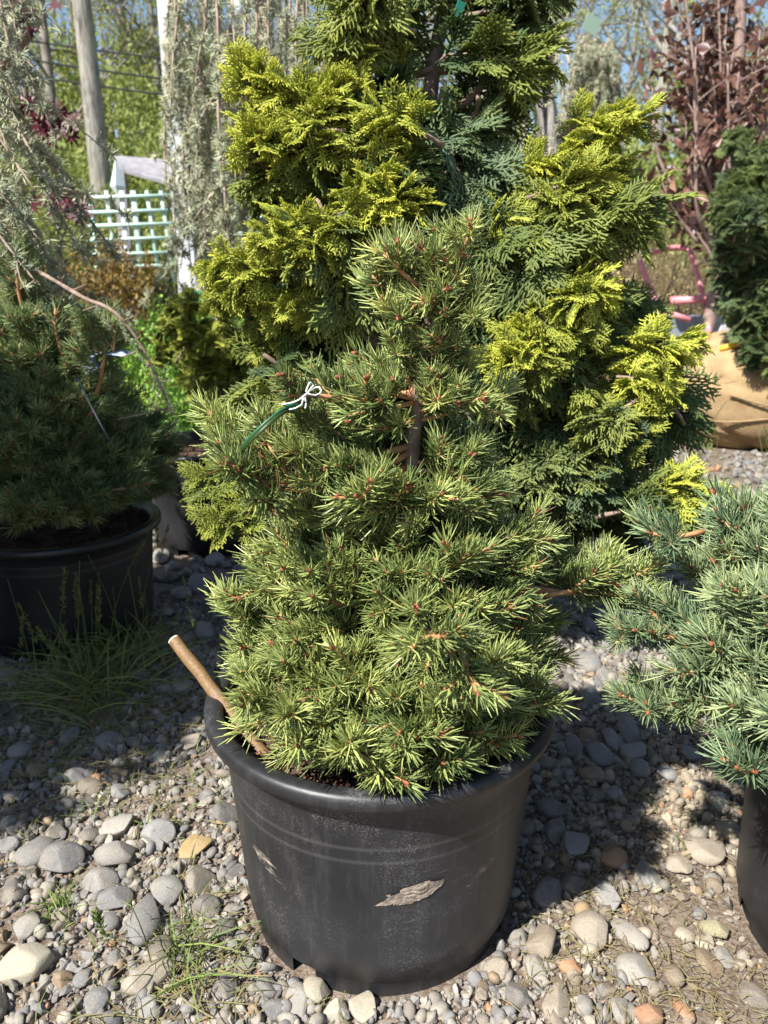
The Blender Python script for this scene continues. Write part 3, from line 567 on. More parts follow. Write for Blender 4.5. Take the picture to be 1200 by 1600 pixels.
def hinoki_branch(Lb, seed, ntw=5, lsp=.055):
    """twig with side twigs, each ending in a fan of sprays"""
    r = np.random.default_rng(seed); wd, fo = MB(), MB(); t = np.linspace(0, 1, 7)
    main = np.stack([t*Lb, .05*Lb*np.sin(t*4+r.uniform(0, 6)), .10*Lb*np.sin(t*2.4)], -1)
    tube(wd, main, np.linspace(.0038, .0014, 7), 6); P3, Wd, Tn = [], [], []
    def put(p, d, l, roll, bt):
        M = np.array(frame(d, (0, 0, 1), roll).to_3x3())
        for a, b, c, w_, tn in spray(r, l): P3.append([M @ a+p, M @ b+p, M @ c+p]); Wd.append([w_*.85, w_, w_*.55]); Tn.append(np.clip(tn+bt, 0, 1))
    for k in range(ntw):
        tt = .25+.75*k/(ntw-1); x = tt*6; i = min(int(x), 5); p = main[i]+(main[i+1]-main[i])*(x-i); sgn = 1 if k % 2 else -1
        yaw = sgn*r.uniform(.5, 1.25)*(1-.8*tt) if k < ntw-1 else 0; pit = r.uniform(-.3, .8); lt = lsp*r.uniform(.35, .7)*(1.2-.5*tt)
        d = np.array((math.cos(yaw)*math.cos(pit), math.sin(yaw)*math.cos(pit), math.sin(pit))); e = p+d*lt; tube(wd, [p, e], [.0018, .0012], 4, cap=False)
        for q, (dy, dp) in enumerate(((-.75, -.2), (.7, .1), (0, .25), (.1, -.65))):
            dd = norm(d+np.array((0, dy, dp))+r.normal(size=3)*.22); put(p+d*lt*(.45 if q < 2 else .95), Vector(dd), lsp*r.uniform(.7, 1.15), r.uniform(-.9, .9), r.uniform(-.2, .1))
    tubes(fo, np.array(P3), np.array(Wd), 3, 0, np.array(Tn))
    return wd.mesh('branch', [M_bark]), fo.mesh('foliage', [M_hinoki])
HSET = [hinoki_branch(.085, 50+k, 6, .052) for k in range(5)]+[hinoki_branch(.07, 70+k, 5, .046) for k in range(3)]
def put_hinoki(root, p, d, s, roll, gold, blue, brown, rnd, hs=None, up=(0, 0, 1)):
    wm, fm = rnd.choice(hs or HSET); M = frame(d, up, roll, s, Vector(p)-root.location)
    b = obj('branch', wm, root); b.matrix_basis = M; f = obj('foliage', fm, b); f.color = (gold, blue, brown, 1)
hin = thing('golden_cypress', HIN_C, 'tall golden tipped cypress with fan shaped sprays behind the front spruce', 'tree')
build_pot(hin, .30, .225, .19, M_pot, .26, 300, 8)
HT = [Vector((.13, 1.80, .25)), P(690, 560, 1.80), P(665, 330, 1.82), P(672, 150, 1.82), P(690, 30, 1.82), P(712, -120, 1.82), P(715, -260, 1.82)]
tm = MB(); tube(tm, smooth_path(HT, 22), np.linspace(.026, .009, 22), 10); obj('trunk', tm.mesh('trunk', [M_bark]), hin, HIN_C)
# limbs: start on the trunk (height by picture row) to a tip, then clumps  (px,py,Y,dirx,diry,gold,blue,n)
CL = [
# top, mostly in shade, drooping
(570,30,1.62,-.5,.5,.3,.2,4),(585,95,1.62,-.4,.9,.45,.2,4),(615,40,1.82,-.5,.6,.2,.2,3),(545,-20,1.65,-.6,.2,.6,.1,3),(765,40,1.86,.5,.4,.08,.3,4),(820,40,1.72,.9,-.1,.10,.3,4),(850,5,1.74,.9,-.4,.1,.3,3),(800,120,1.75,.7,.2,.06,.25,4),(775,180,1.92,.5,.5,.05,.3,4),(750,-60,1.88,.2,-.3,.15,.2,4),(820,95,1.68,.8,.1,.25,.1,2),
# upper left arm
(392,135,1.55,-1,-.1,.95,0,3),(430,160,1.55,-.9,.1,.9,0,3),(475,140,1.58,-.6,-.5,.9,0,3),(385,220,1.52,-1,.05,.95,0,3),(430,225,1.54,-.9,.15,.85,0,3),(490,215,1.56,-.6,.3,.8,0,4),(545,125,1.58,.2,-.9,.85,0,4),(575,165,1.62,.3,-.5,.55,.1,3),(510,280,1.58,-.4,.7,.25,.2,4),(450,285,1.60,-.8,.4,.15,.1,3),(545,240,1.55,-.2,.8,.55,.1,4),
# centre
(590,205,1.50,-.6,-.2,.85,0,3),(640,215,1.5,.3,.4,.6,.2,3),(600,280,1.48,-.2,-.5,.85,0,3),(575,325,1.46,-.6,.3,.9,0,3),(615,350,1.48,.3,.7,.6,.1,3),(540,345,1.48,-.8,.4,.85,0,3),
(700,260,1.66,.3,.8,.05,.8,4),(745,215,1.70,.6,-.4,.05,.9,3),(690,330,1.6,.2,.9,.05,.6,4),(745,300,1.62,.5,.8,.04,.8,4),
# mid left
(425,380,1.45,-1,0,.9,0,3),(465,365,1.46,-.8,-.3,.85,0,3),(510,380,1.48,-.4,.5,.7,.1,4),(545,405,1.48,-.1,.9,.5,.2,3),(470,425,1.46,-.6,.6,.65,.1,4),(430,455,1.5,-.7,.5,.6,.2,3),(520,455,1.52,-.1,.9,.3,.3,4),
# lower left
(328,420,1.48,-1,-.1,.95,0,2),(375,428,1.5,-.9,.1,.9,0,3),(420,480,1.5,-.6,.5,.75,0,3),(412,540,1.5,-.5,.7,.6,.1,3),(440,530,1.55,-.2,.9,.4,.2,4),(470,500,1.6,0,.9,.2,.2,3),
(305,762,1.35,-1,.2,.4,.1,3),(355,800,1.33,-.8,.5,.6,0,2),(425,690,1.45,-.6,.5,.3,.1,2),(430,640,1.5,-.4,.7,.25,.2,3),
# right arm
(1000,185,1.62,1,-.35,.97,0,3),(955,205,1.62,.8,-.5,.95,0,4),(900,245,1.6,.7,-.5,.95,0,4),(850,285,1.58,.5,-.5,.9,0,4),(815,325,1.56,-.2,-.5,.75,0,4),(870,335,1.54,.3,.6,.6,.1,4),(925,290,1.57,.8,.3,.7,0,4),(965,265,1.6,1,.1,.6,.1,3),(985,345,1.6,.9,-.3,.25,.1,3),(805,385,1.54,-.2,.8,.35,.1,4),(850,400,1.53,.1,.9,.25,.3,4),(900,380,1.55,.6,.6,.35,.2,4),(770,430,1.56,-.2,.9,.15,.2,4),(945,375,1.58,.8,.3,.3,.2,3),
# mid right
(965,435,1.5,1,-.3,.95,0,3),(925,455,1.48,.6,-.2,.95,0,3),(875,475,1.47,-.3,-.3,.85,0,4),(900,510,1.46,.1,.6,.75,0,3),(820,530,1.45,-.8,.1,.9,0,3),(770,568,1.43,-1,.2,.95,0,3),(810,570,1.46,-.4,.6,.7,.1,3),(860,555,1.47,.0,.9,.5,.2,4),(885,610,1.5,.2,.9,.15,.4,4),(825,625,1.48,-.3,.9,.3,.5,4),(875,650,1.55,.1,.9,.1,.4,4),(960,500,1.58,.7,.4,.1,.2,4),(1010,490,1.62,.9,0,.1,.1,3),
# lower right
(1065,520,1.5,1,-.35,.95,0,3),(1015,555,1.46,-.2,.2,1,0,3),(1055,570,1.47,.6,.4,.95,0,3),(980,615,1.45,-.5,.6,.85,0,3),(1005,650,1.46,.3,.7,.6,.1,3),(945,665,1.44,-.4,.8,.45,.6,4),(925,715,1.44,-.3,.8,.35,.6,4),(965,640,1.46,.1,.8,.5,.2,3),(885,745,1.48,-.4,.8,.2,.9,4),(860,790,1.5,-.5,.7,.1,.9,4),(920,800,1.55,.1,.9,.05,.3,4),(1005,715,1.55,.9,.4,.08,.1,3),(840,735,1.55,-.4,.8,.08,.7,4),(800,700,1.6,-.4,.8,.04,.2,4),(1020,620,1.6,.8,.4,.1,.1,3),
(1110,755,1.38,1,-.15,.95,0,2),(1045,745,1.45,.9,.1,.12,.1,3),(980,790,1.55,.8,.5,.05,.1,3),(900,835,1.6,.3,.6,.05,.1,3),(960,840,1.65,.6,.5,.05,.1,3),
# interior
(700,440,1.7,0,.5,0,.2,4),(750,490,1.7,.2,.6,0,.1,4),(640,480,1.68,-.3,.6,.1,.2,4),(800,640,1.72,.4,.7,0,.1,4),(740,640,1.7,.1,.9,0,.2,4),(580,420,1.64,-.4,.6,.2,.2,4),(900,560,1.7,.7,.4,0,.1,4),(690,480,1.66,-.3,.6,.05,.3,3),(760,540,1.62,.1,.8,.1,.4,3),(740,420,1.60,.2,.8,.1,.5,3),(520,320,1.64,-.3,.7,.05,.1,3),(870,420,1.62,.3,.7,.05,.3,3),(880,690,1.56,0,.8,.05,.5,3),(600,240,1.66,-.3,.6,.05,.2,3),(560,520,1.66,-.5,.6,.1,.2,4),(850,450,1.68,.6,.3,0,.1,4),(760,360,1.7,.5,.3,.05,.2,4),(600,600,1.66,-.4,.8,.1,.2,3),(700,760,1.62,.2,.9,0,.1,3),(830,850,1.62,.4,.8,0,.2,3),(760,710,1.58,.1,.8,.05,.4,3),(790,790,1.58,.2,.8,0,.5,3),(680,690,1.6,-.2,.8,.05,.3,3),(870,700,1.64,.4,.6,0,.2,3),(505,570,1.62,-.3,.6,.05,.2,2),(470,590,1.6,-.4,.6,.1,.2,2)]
rnd = random.Random(3); limb = []
for k, (px, py, Yc, dx, dy, g, bl_, n) in enumerate(CL):
    c = P(px-(8 if px > 930 else 0), py+(32 if px > 900 and py > 400 else 14 if g > .3 else 0), Yc)
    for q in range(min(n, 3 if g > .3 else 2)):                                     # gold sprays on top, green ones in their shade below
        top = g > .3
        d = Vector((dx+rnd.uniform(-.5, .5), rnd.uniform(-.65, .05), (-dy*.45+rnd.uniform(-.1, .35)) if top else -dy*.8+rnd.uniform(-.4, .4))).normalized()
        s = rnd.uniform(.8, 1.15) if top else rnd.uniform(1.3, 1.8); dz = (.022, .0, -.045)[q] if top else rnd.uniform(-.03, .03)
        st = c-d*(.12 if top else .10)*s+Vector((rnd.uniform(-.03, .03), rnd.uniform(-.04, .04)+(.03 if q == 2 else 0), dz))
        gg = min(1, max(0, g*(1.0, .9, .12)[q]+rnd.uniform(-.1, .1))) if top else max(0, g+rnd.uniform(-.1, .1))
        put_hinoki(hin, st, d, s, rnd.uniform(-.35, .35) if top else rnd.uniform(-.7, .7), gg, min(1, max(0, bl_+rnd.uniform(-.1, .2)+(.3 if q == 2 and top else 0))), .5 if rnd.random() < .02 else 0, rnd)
    if k % 2 == 0: limb.append((c, Vector((dx, 0, -dy))))
for c, d in limb:                                                 # wooden limbs from trunk to every second clump
    zt = max(.32, min(c.z-.05-.25*(c-HIN_C).xy.length, 1.7)); b = trunk_at([HT[0], *HT[1:]], zt)
    mid = b.lerp(c, .55)+Vector((0, 0, -.05)); tm = MB(); tube(tm, smooth_path([b, mid, c], 9), np.linspace(.011, .004, 9), 6); obj('limb', tm.mesh('limb', [M_bark]), hin, HIN_C)
for pts in (((672, 172), (720, 165), (755, 130), (775, 85)), ((690, 225), (720, 205), (745, 175), (748, 150))):
    tm = MB(); tube(tm, smooth_path([P(x, y, 1.80-.04*i) for i, (x, y) in enumerate(pts)], 12), np.linspace(.010, .005, 12), 7); obj('limb', tm.mesh('limb', [M_bark]), hin, HIN_C)

# ------------------------------------------------------------------ green cypress in the pot behind, shrub behind it
bk = thing('potted_cypress', BACKL_C, 'green cypress in the black pot behind the shaded left spruce', 'potted tree')
build_pot(bk, .335, .225, .195, M_pot, .29, 500, 11, .2)
tm = MB(); tube(tm, [BACKL_C+Vector((.03, 0, .28)), BACKL_C+Vector((.05, 0, .5)), BACKL_C+Vector((.05, 0, .8))], [.014, .010, .005], 8); obj('trunk', tm.mesh('trunk', [M_bark]), bk, BACKL_C)
rnd = random.Random(21)
for px, py, Yc, g, bl_, n in ((300,500,2.4,.45,.1,4),(350,510,2.35,.5,.1,4),(280,540,2.45,.35,.1,4),(330,560,2.32,.45,.1,5),(380,560,2.32,.4,.2,4),(310,585,2.38,.4,.4,4),(350,610,2.3,.3,.5,5),(395,620,2.3,.35,.3,4),(345,640,2.36,.35,.5,4),(385,655,2.32,.4,.3,4),(415,680,2.3,.5,.2,3)):
    for q in range(n):
        c = P(px, py, Yc)+Vector((rnd.uniform(-.05, .05), rnd.uniform(-.08, .05), rnd.uniform(-.05, .05))); d = Vector((rnd.uniform(-.9, .6), rnd.uniform(-.9, 0), rnd.uniform(-.3, .6))).normalized()
        put_hinoki(bk, c-d*.07, d, rnd.uniform(.7, 1.0), rnd.uniform(-.7, .7), g*1.3+rnd.uniform(-.1, .1), bl_, 0, rnd)
def leaf_mesh(l, w_, fold=.25, seg=4):
    """one leaf blade along +x, folded along its midrib"""
    t = np.linspace(0, 1, seg+1); wd = w_*np.sin(np.pi*np.clip(t*.93+.05, 0, 1))**.8; V = []
    for a, b in zip(t, wd): V += [(a*l, -b/2, b*fold-.12*l*a*a), (a*l, 0, -.12*l*a*a), (a*l, b/2, b*fold-.12*l*a*a)]
    Q = [(k*3+j, k*3+3+j, k*3+4+j, k*3+1+j) for k in range(seg) for j in (0, 1)]
    return np.array(V), np.array(Q)
LV, LQ = leaf_mesh(1, .6, .2, 2)
def scatter_leaves(mb, c, d, size, r, m=0, tint=None, up=.3):
    """many small leaves: centres c, outward dirs d"""
    n = len(c); d = norm(d+r.normal(size=(n, 3))*.5+np.array((0, 0, up))); a = norm(np.cross(d, norm(r.normal(size=(n, 3))))); b = np.cross(a, d)
    s = size*r.uniform(.6, 1.25, n); V = c[:, None]+s[:, None, None]*(LV[None, :, 0:1]*d[:, None]+LV[None, :, 1:2]*a[:, None]+LV[None, :, 2:3]*b[:, None])
    Q = (LQ[None]+(np.arange(n)*len(LV))[:, None, None]).reshape(-1, 4)
    mb.add(V, Q, m=m, tint=np.repeat(r.uniform(0, 1, n) if tint is None else tint, len(LV)))
def shrub_mesh(seed, n, rx, rz, size, nclump=26, mat=None, stems=14):
    r = np.random.default_rng(seed); fo, st = MB(), MB()
    cc = norm(r.normal(size=(nclump, 3)))*np.array((rx, rx, rz))*r.uniform(.45, .98, (nclump, 1))+np.array((0, 0, rz*.98)); cc[:, 2] = np.abs(cc[:, 2])+.05*rz
    k = r.integers(0, nclump, n); off = norm(r.normal(size=(n, 3)))*(r.uniform(0, 1, n)**.5)[:, None]*rx*.30*r.uniform(.6, 1.2, nclump)[k][:, None]
    scatter_leaves(fo, cc[k]+off, off, size, r, tint=np.clip(r.uniform(0, 1, nclump)[k]*.5+r.uniform(0, .5, n), 0, 1))
    for q in range(stems):
        e = cc[q % nclump]; tube(st, smooth_path([(r.normal()*.03, r.normal()*.03, 0), (e[0]*.35, e[1]*.35, e[2]*.5), e], 6), np.linspace(.02, .004, 6)*min(1, rx*1.6), 5)
    return fo.mesh('foliage', [mat]), st.mesh('stem', [M_farbark])
def place_shrub(name, loc, pair, label, cat, group=None, s=(1, 1, 1), rz=0):
    e = thing(name, loc, label, cat, group); e.scale = s; e.rotation_euler[2] = rz
    obj('foliage', pair[0], e, kind='stuff'); obj('stem', pair[1], e); return e
GS = shrub_mesh(31, 9000, .30, .27, .017, 60, M_green)
place_shrub('green_shrub', P(215, 560, 2.95)*Vector((1, 1, 0)) if False else Vector((P(205, 560, 2.95).x, 2.95, 0)), GS, 'bright green low shrub between the shaded spruce and the lattice', 'shrub', None, (1.05, 1, 1.32))
place_shrub('green_shrub', Vector((P(330, 480, 3.6).x, 3.6, 0)), GS, 'green shrub at the foot of the white post', 'shrub', None, (1.2, 1, 1.45), 1.4)
GB = shrub_mesh(33, 9000, .40, .42, .024, 48, M_goldbush)
place_shrub('golden_shrub', Vector((P(165, 430, 4.2).x, 4.2, 0)), GB, 'golden brown leafed shrub in front of the lattice', 'shrub', None, (1, 1, 1.25))

# ------------------------------------------------------------------ weeping cedars
def cedar_strand(Ls, seed, tuft=.016, ln=.027, nn=16, r0=.006, sway=.04):
    r = np.random.default_rng(seed); wd, nd = MB(), MB(); S = 16; t = np.linspace(0, 1, S)
    a, b, f1, f2 = r.uniform(-1, 1, 4); path = np.stack([t*Ls, sway*Ls*(a*np.sin(3*t+f1*3)-a*np.sin(f1*3)), sway*Ls*(b*np.sin(4*t+f2*3)-b*np.sin(f2*3))], -1)
    tube(wd, path, np.linspace(r0, .0016, S), 6); paths = [path]
    for k in range(int(Ls/.12)):
        tt = r.uniform(.1, .92); x = tt*(S-1); i = min(int(x), S-2); p = path[i]+(path[i+1]-path[i])*(x-i); d = norm(np.array((.9, *r.normal(size=2)*.75))); l = r.uniform(.05, .16); s = np.linspace(0, 1, 5)[:, None]
        q = p+d*l*s+np.array((.45, 0, 0))*l*s*s; tube(wd, q, np.linspace(.0026, .0012, 5), 5); paths.append(q)
    for q in paths:
        ll = np.linalg.norm(np.diff(q, axis=0), axis=1).sum(); n = int(ll/tuft); x = np.linspace(.03, 1, n)*(len(q)-1); i = np.minimum(x.astype(int), len(q)-2); c = q[i]+(q[i+1]-q[i])*(x-i)[:, None]
        axs = norm(q[i+1]-q[i]); keep = r.random(n) < .8; c, axs = c[keep], axs[keep]; n = len(c)
        if not n: continue
        out = norm(np.cross(axs, norm(r.normal(size=(n, 3))))+axs*.15); d = norm(out[:, None]*.75+norm(r.normal(size=(n, nn, 3)))); c = np.repeat(c[:, None], nn, 1)+out[:, None]*.004
        l = ln*r.uniform(.6, 1.1, (n, nn, 1)); tn = np.clip(np.repeat(r.uniform(.2, .85, n), nn)+r.normal(size=n*nn)*.1, 0, 1)
        tubes(nd, np.stack([c, c+d*l*.6, c+d*l], 2).reshape(-1, 3, 3), np.tile([.0007, .0008, .0003], (n*nn, 1))*1.6, 3, 0, tn)
    return wd.mesh('branch', [M_cedarbark]), nd.mesh('needles', [M_cedar])
CSET = [(l, *cedar_strand(l, 400+k)) for k, l in enumerate((.35, .45, .55, .65, .75, .85))]
def strand(root, p0, p1, rnd, sset=None, tilt=.0):
    d = p1-p0; Lw = d.length; l, wm, nm = sorted(sset or CSET, key=lambda s: abs(s[0]-Lw)+rnd.uniform(0, .1))[0]; s = Lw/l
    b = obj('branch', wm, root); b.matrix_basis = frame(d, (0, -1, .1), rnd.uniform(0, 6.28), s, p0-root.location); obj('needles', nm, b)
# left
CLC = Vector((-1.45, 1.95, 0)); cl = thing('weeping_cedar', CLC, 'grey green weeping cedar drooping in from the left edge', 'tree')
build_pot(cl, .30, .22, .19, M_pot, .26, 200, 14)
tm = MB(); tube(tm, smooth_path([CLC+Vector((0, 0, .25)), CLC+Vector((.03, 0, .9)), CLC+Vector((.05, 0, 1.55)), CLC+Vector((.25, .0, 1.78))], 14), np.linspace(.03, .014, 14), 10); obj('trunk', tm.mesh('trunk', [M_cedarbark]), cl, CLC)
rnd = random.Random(31)
for a, b, Y0, Y1 in (((-60,-120),(60,140),1.9,1.85),((-40,-60),(85,200),1.95,1.85),((-120,20),(60,300),1.9,1.8),((-60,60),(100,330),1.95,1.85),((-140,120),(40,400),1.9,1.8),((-80,170),(90,420),1.9,1.8),((-160,230),(20,470),1.9,1.8),((-90,260),(110,470),1.95,1.85),((-60,330),(130,520),1.95,1.86),((-150,-40),(20,260),1.95,1.85),((-30,-160),(75,60),1.95,1.9),((0,-200),(50,60),1.9,1.88),((-40,40),(80,290),2.0,1.95),((20,200),(150,420),2.0,1.95),((-100,-100),(30,180),1.85,1.78),((60,230),(200,420),2.05,2.0),((-60,200),(50,360),1.8,1.75),((90,380),(135,545),2.0,1.98),((-140,300),(30,420),1.85,1.8),((-10,-60),(40,150),1.8,1.76),((-150,330),(0,520),2.0,1.9),((-20,-120),(40,60),1.9,1.85),((-100,-60),(20,240),1.78,1.72),((-120,180),(60,380),1.76,1.7),((-30,250),(100,450),1.8,1.76),((-130,380),(20,500),1.8,1.76),((-80,-20),(10,200),1.7,1.66),((-90,240),(60,440),1.72,1.68),((30,330),(120,470),1.9,1.86),((-40,380),(70,500),1.85,1.8)):
    strand(cl, P(*a, Y0), P(*b, Y1), rnd)
# limbs that carry the strands, out of frame on the left
for k in range(9):
    z = .9+.1*k; e = P(-60-10*(k % 4), 330-60*k, 1.92); b = CLC+Vector((.04, 0, min(1.6, e.z+.05))); tm = MB(); tube(tm, smooth_path([b, b.lerp(e, .5)+Vector((0, 0, .1)), e], 9), np.linspace(.013, .006, 9), 7); obj('limb', tm.mesh('limb', [M_cedarbark]), cl, CLC)
dp = [P(*a, 1.50+.35*max(0, (150-a[0])/150)) for a in ((-20, 395), (60, 425), (130, 465), (175, 485), (215, 530), (245, 590), (270, 650))]; tm = MB(); spt = smooth_path(dp, 22); tube(tm, spt, np.linspace(.0048, .0024, 22)*(1+.15*np.sin(np.arange(22)*2.3)), 8)
for q, l in ((6, .06), (9, -.04), (12, .05), (15, -.05), (18, .05), (20, -.10), (14, .03)):
    d = norm(np.array((l*6, -.3, .1 if l > 0 else -.1)))*abs(l); tube(tm, [spt[q], spt[q]+d], [.002, .0009], 5)
db = obj('branch', tm.mesh('branch', [M_bark]), cl, CLC); db['label'] = 'long nearly bare drooping branch'
for k, (x, y) in enumerate(((150, 478), (185, 500), (205, 530), (228, 570), (250, 610), (240, 585))):
    p = P(x, y, 1.49); b = obj('needles', CSET[0][2], cl); b.matrix_basis = frame((.5, -.2, -.8), (0, -1, 0), k, .16, p-CLC)
# centre, behind the golden cypress
CCC = Vector((-.42, 3.0, 0)); cc_ = thing('weeping_cedar', CCC, 'weeping cedar with long hanging strands in front of the white post', 'tree')
build_pot(cc_, .30, .22, .19, M_pot, .26, 200, 15)
tm = MB(); tube(tm, smooth_path([CCC+Vector((0, 0, .25)), CCC+Vector((.02, 0, 1.2)), CCC+Vector((.0, 0, 2.2)), CCC+Vector((.1, 0, 2.5))], 14), np.linspace(.034, .018, 14), 10); obj('trunk', tm.mesh('trunk', [M_cedarbark]), cc_, CCC)
rnd = random.Random(41)
for k, (x, y0, y1, Yc) in enumerate(((275,-60,150,2.7),(270,60,330,2.75),(285,-100,200,2.7),(300,40,300,2.72),(318,-40,260,2.7),(325,120,390,2.75),(335,-80,180,2.6),(345,60,330,2.65),(352,200,430,2.7),(310,180,400,2.8),(365,0,160,2.7),(372,180,420,2.8),(390,-60,150,2.62),(405,220,430,2.8),(415,-40,120,2.6),(430,250,440,2.85),(440,-80,130,2.65),(460,-40,140,2.6),(455,260,420,2.9),(480,-90,150,2.7),(500,-60,140,2.62),(490,250,420,2.9),(520,-80,120,2.65),(540,-30,160,2.75),(560,-60,140,2.8),(330,260,440,2.9),(290,220,420,2.9),(385,90,300,2.95),(420,70,260,3.0),(470,60,240,3.0),(520,60,260,3.0),(575,20,220,3.0),(350,330,450,2.8),(400,340,450,2.9))):
    strand(cc_, P(x+rnd.uniform(-8, 8), y0, Yc), P(x+rnd.uniform(-14, 14), y1, Yc-.03), rnd); x += rnd.uniform(-22, 22); strand(cc_, P(x, y0+rnd.uniform(-30, 60), Yc+.18), P(x+rnd.uniform(-14, 14), y1+rnd.uniform(-40, 30), Yc+.15), rnd)
for k in range(8):
    e = P(280+38*k, -45-12*(k % 3), 2.7); b = CCC+Vector((0, 0, 1.7+.08*k)); tm = MB(); tube(tm, smooth_path([b, b.lerp(e, .5)+Vector((0, 0, .18)), e], 10), np.linspace(.014, .006, 10), 7); obj('limb', tm.mesh('limb', [M_cedarbark]), cc_, CCC)
# right of the cypress
CRC = Vector((.95, 3.6, 0)); cr_ = thing('weeping_cedar', CRC, 'pale weeping cedar with a bent dark trunk right of the cypress trunk', 'tree')
build_pot(cr_, .30, .22, .19, M_pot, .26, 200, 16)
tm = MB(); tube(tm, smooth_path([CRC+Vector((0, 0, .25)), P(865, 400, 3.6), P(862, 230, 3.6), P(848, 120, 3.6), P(868, 40, 3.6), P(870, -80, 3.6)], 18), np.linspace(.05, .033, 18), 10); obj('trunk', tm.mesh('trunk', [M_trunk]), cr_, CRC)
for k, (x, y0, y1, Yc) in enumerate(((790,100,300,3.2),(805,40,260,3.3),(775,150,330,3.3),(825,120,300,3.2),(845,200,340,3.3),(870,20,160,3.1),(878,120,260,3.2),(800,200,340,3.5),(830,-40,120,3.4),(760,60,200,3.4),(885,-60,60,3.2),(860,230,330,3.2),(890,200,300,3.4))):
    strand(cr_, P(x, y0, Yc), P(x+rnd.uniform(-12, 12), y1, Yc-.03), rnd)
for k in range(5):
    e = P(770+30*k, 60+10*k, 3.3); b = P(858, 110, 3.6); tm = MB(); tube(tm, smooth_path([b, b.lerp(e, .5)+Vector((0, 0, .1)), e], 8), np.linspace(.014, .006, 8), 6); obj('limb', tm.mesh('limb', [M_cedarbark]), cr_, CRC)
FCC = Vector((1.42, 5.2, 0)); fc = thing('weeping_conifer', FCC, 'small pale weeping conifer between the bent cedar trunk and the copper beech', 'tree')
tm = MB(); tube(tm, smooth_path([FCC, P(935, 300, 5.2), P(932, 60, 5.2)], 10), np.linspace(.04, .014, 10), 8); obj('trunk', tm.mesh('trunk', [M_cedarbark]), fc, FCC)
for k in range(26):
    x = 890+3.2*k; ex = (x-932)/45; top = 60+35*ex*ex; strand(fc, P(932+(x-932)*.55, 55+rnd.uniform(0, 20), 5.15), P(932+(x-932)*.95, top+rnd.uniform(20, 50), 5.05+rnd.uniform(-.15, .1)), rnd)
    strand(fc, P(932+(x-932)*.92, top+rnd.uniform(0, 30), 5.05), P(x+rnd.uniform(-6, 6), rnd.uniform(170, 330), 5.05), rnd)

# ------------------------------------------------------------------ burlap ball with dark conifer
ball = thing('balled_conifer', BALL_C, 'dark conifer with its root ball wrapped in tan burlap at the right edge', 'tree')
V, F = ico(4); r = np.random.default_rng(77); V2 = V*np.array((.46, .46, .33)); V2 = V2*(1+.05*sn(V, r, 6, 2, 5)[:, None]+.030*sn(V, r, 5, 5, 11)[:, None]-.05*np.exp(-(sn(V, r, 4, 2, 5)/.09)**2)[:, None]); V2[:, 2] = np.where(V2[:, 2] < -.24, -.24+(V2[:, 2]+.24)*.1, V2[:, 2])+.25
mb = MB(); mb.add(V2, T=F); bb = obj('root_ball', mb.mesh('root_ball', [M_burlap]), ball)
mb = MB()
for k in range(3):                                                 # tucked folds and twine
    a0 = -2.2+k*.55; pts = [(.475*math.cos(a)*math.cos(e), .475*math.sin(a)*math.cos(e), .25+.345*math.sin(e)) for a, e in ((a0-.5, .15+.3*k-.3), (a0, .05+.25*k-.3), (a0+.6, .22+.2*k-.35))]
    tube(mb, smooth_path(pts, 12), .006, 5)
obj('twine', mb.mesh('twine', [simple('twine', (.28, .19, .10), .9)]), ball)
mb = MB(); tube(mb, smooth_path([(-.25, -.2, .50), (-.12, -.26, .555), (.05, -.25, .60), (.1, -.2, .60)], 12), .016, 6); tube(mb, smooth_path([(-.05, -.24, .56), (.0, -.26, .6), (.1, -.22, .64)], 8), .014, 6); obj('strap', mb.mesh('strap', [M_yellow]), ball)
tm = MB(); tube(tm, [BALL_C+Vector((0, 0, .4)), BALL_C+Vector((0, 0, 1.1)), BALL_C+Vector((0, 0, 1.7))], [.045, .03, .015], 8); obj('trunk', tm.mesh('trunk', [M_bark]), ball, BALL_C)
rnd = random.Random(51)
for px, py, Yc, n in ((1145,290,4.3,4),(1160,270,4.25,5),(1195,260,4.2,5),(1135,350,4.0,5),(1150,340,4.15,5),(1190,340,4.1,5),(1130,410,4.2,5),(1165,410,4.1,5),(1200,400,4.05,5),(1150,470,4.15,5),(1190,470,4.05,5),(1170,530,4.1,5),(1205,540,4.0,5),(1215,300,4.2,4),(1225,450,4.1,4),(1230,240,4.3,4),(1140,250,4.4,3)):
    for q in range(n+1):
        c = P(px+14, py, Yc-.35)+Vector((rnd.uniform(-.08, .08), rnd.uniform(-.12, .1), rnd.uniform(-.1, .1))); d = Vector((rnd.uniform(-1, .3), rnd.uniform(-1, 0), rnd.uniform(-.3, .7))).normalized()
        put_hinoki(ball, c-d*.12, d, rnd.uniform(1.0, 1.4), rnd.uniform(-.7, .7), rnd.uniform(.0, .15), rnd.uniform(.5, 1), 0, rnd)

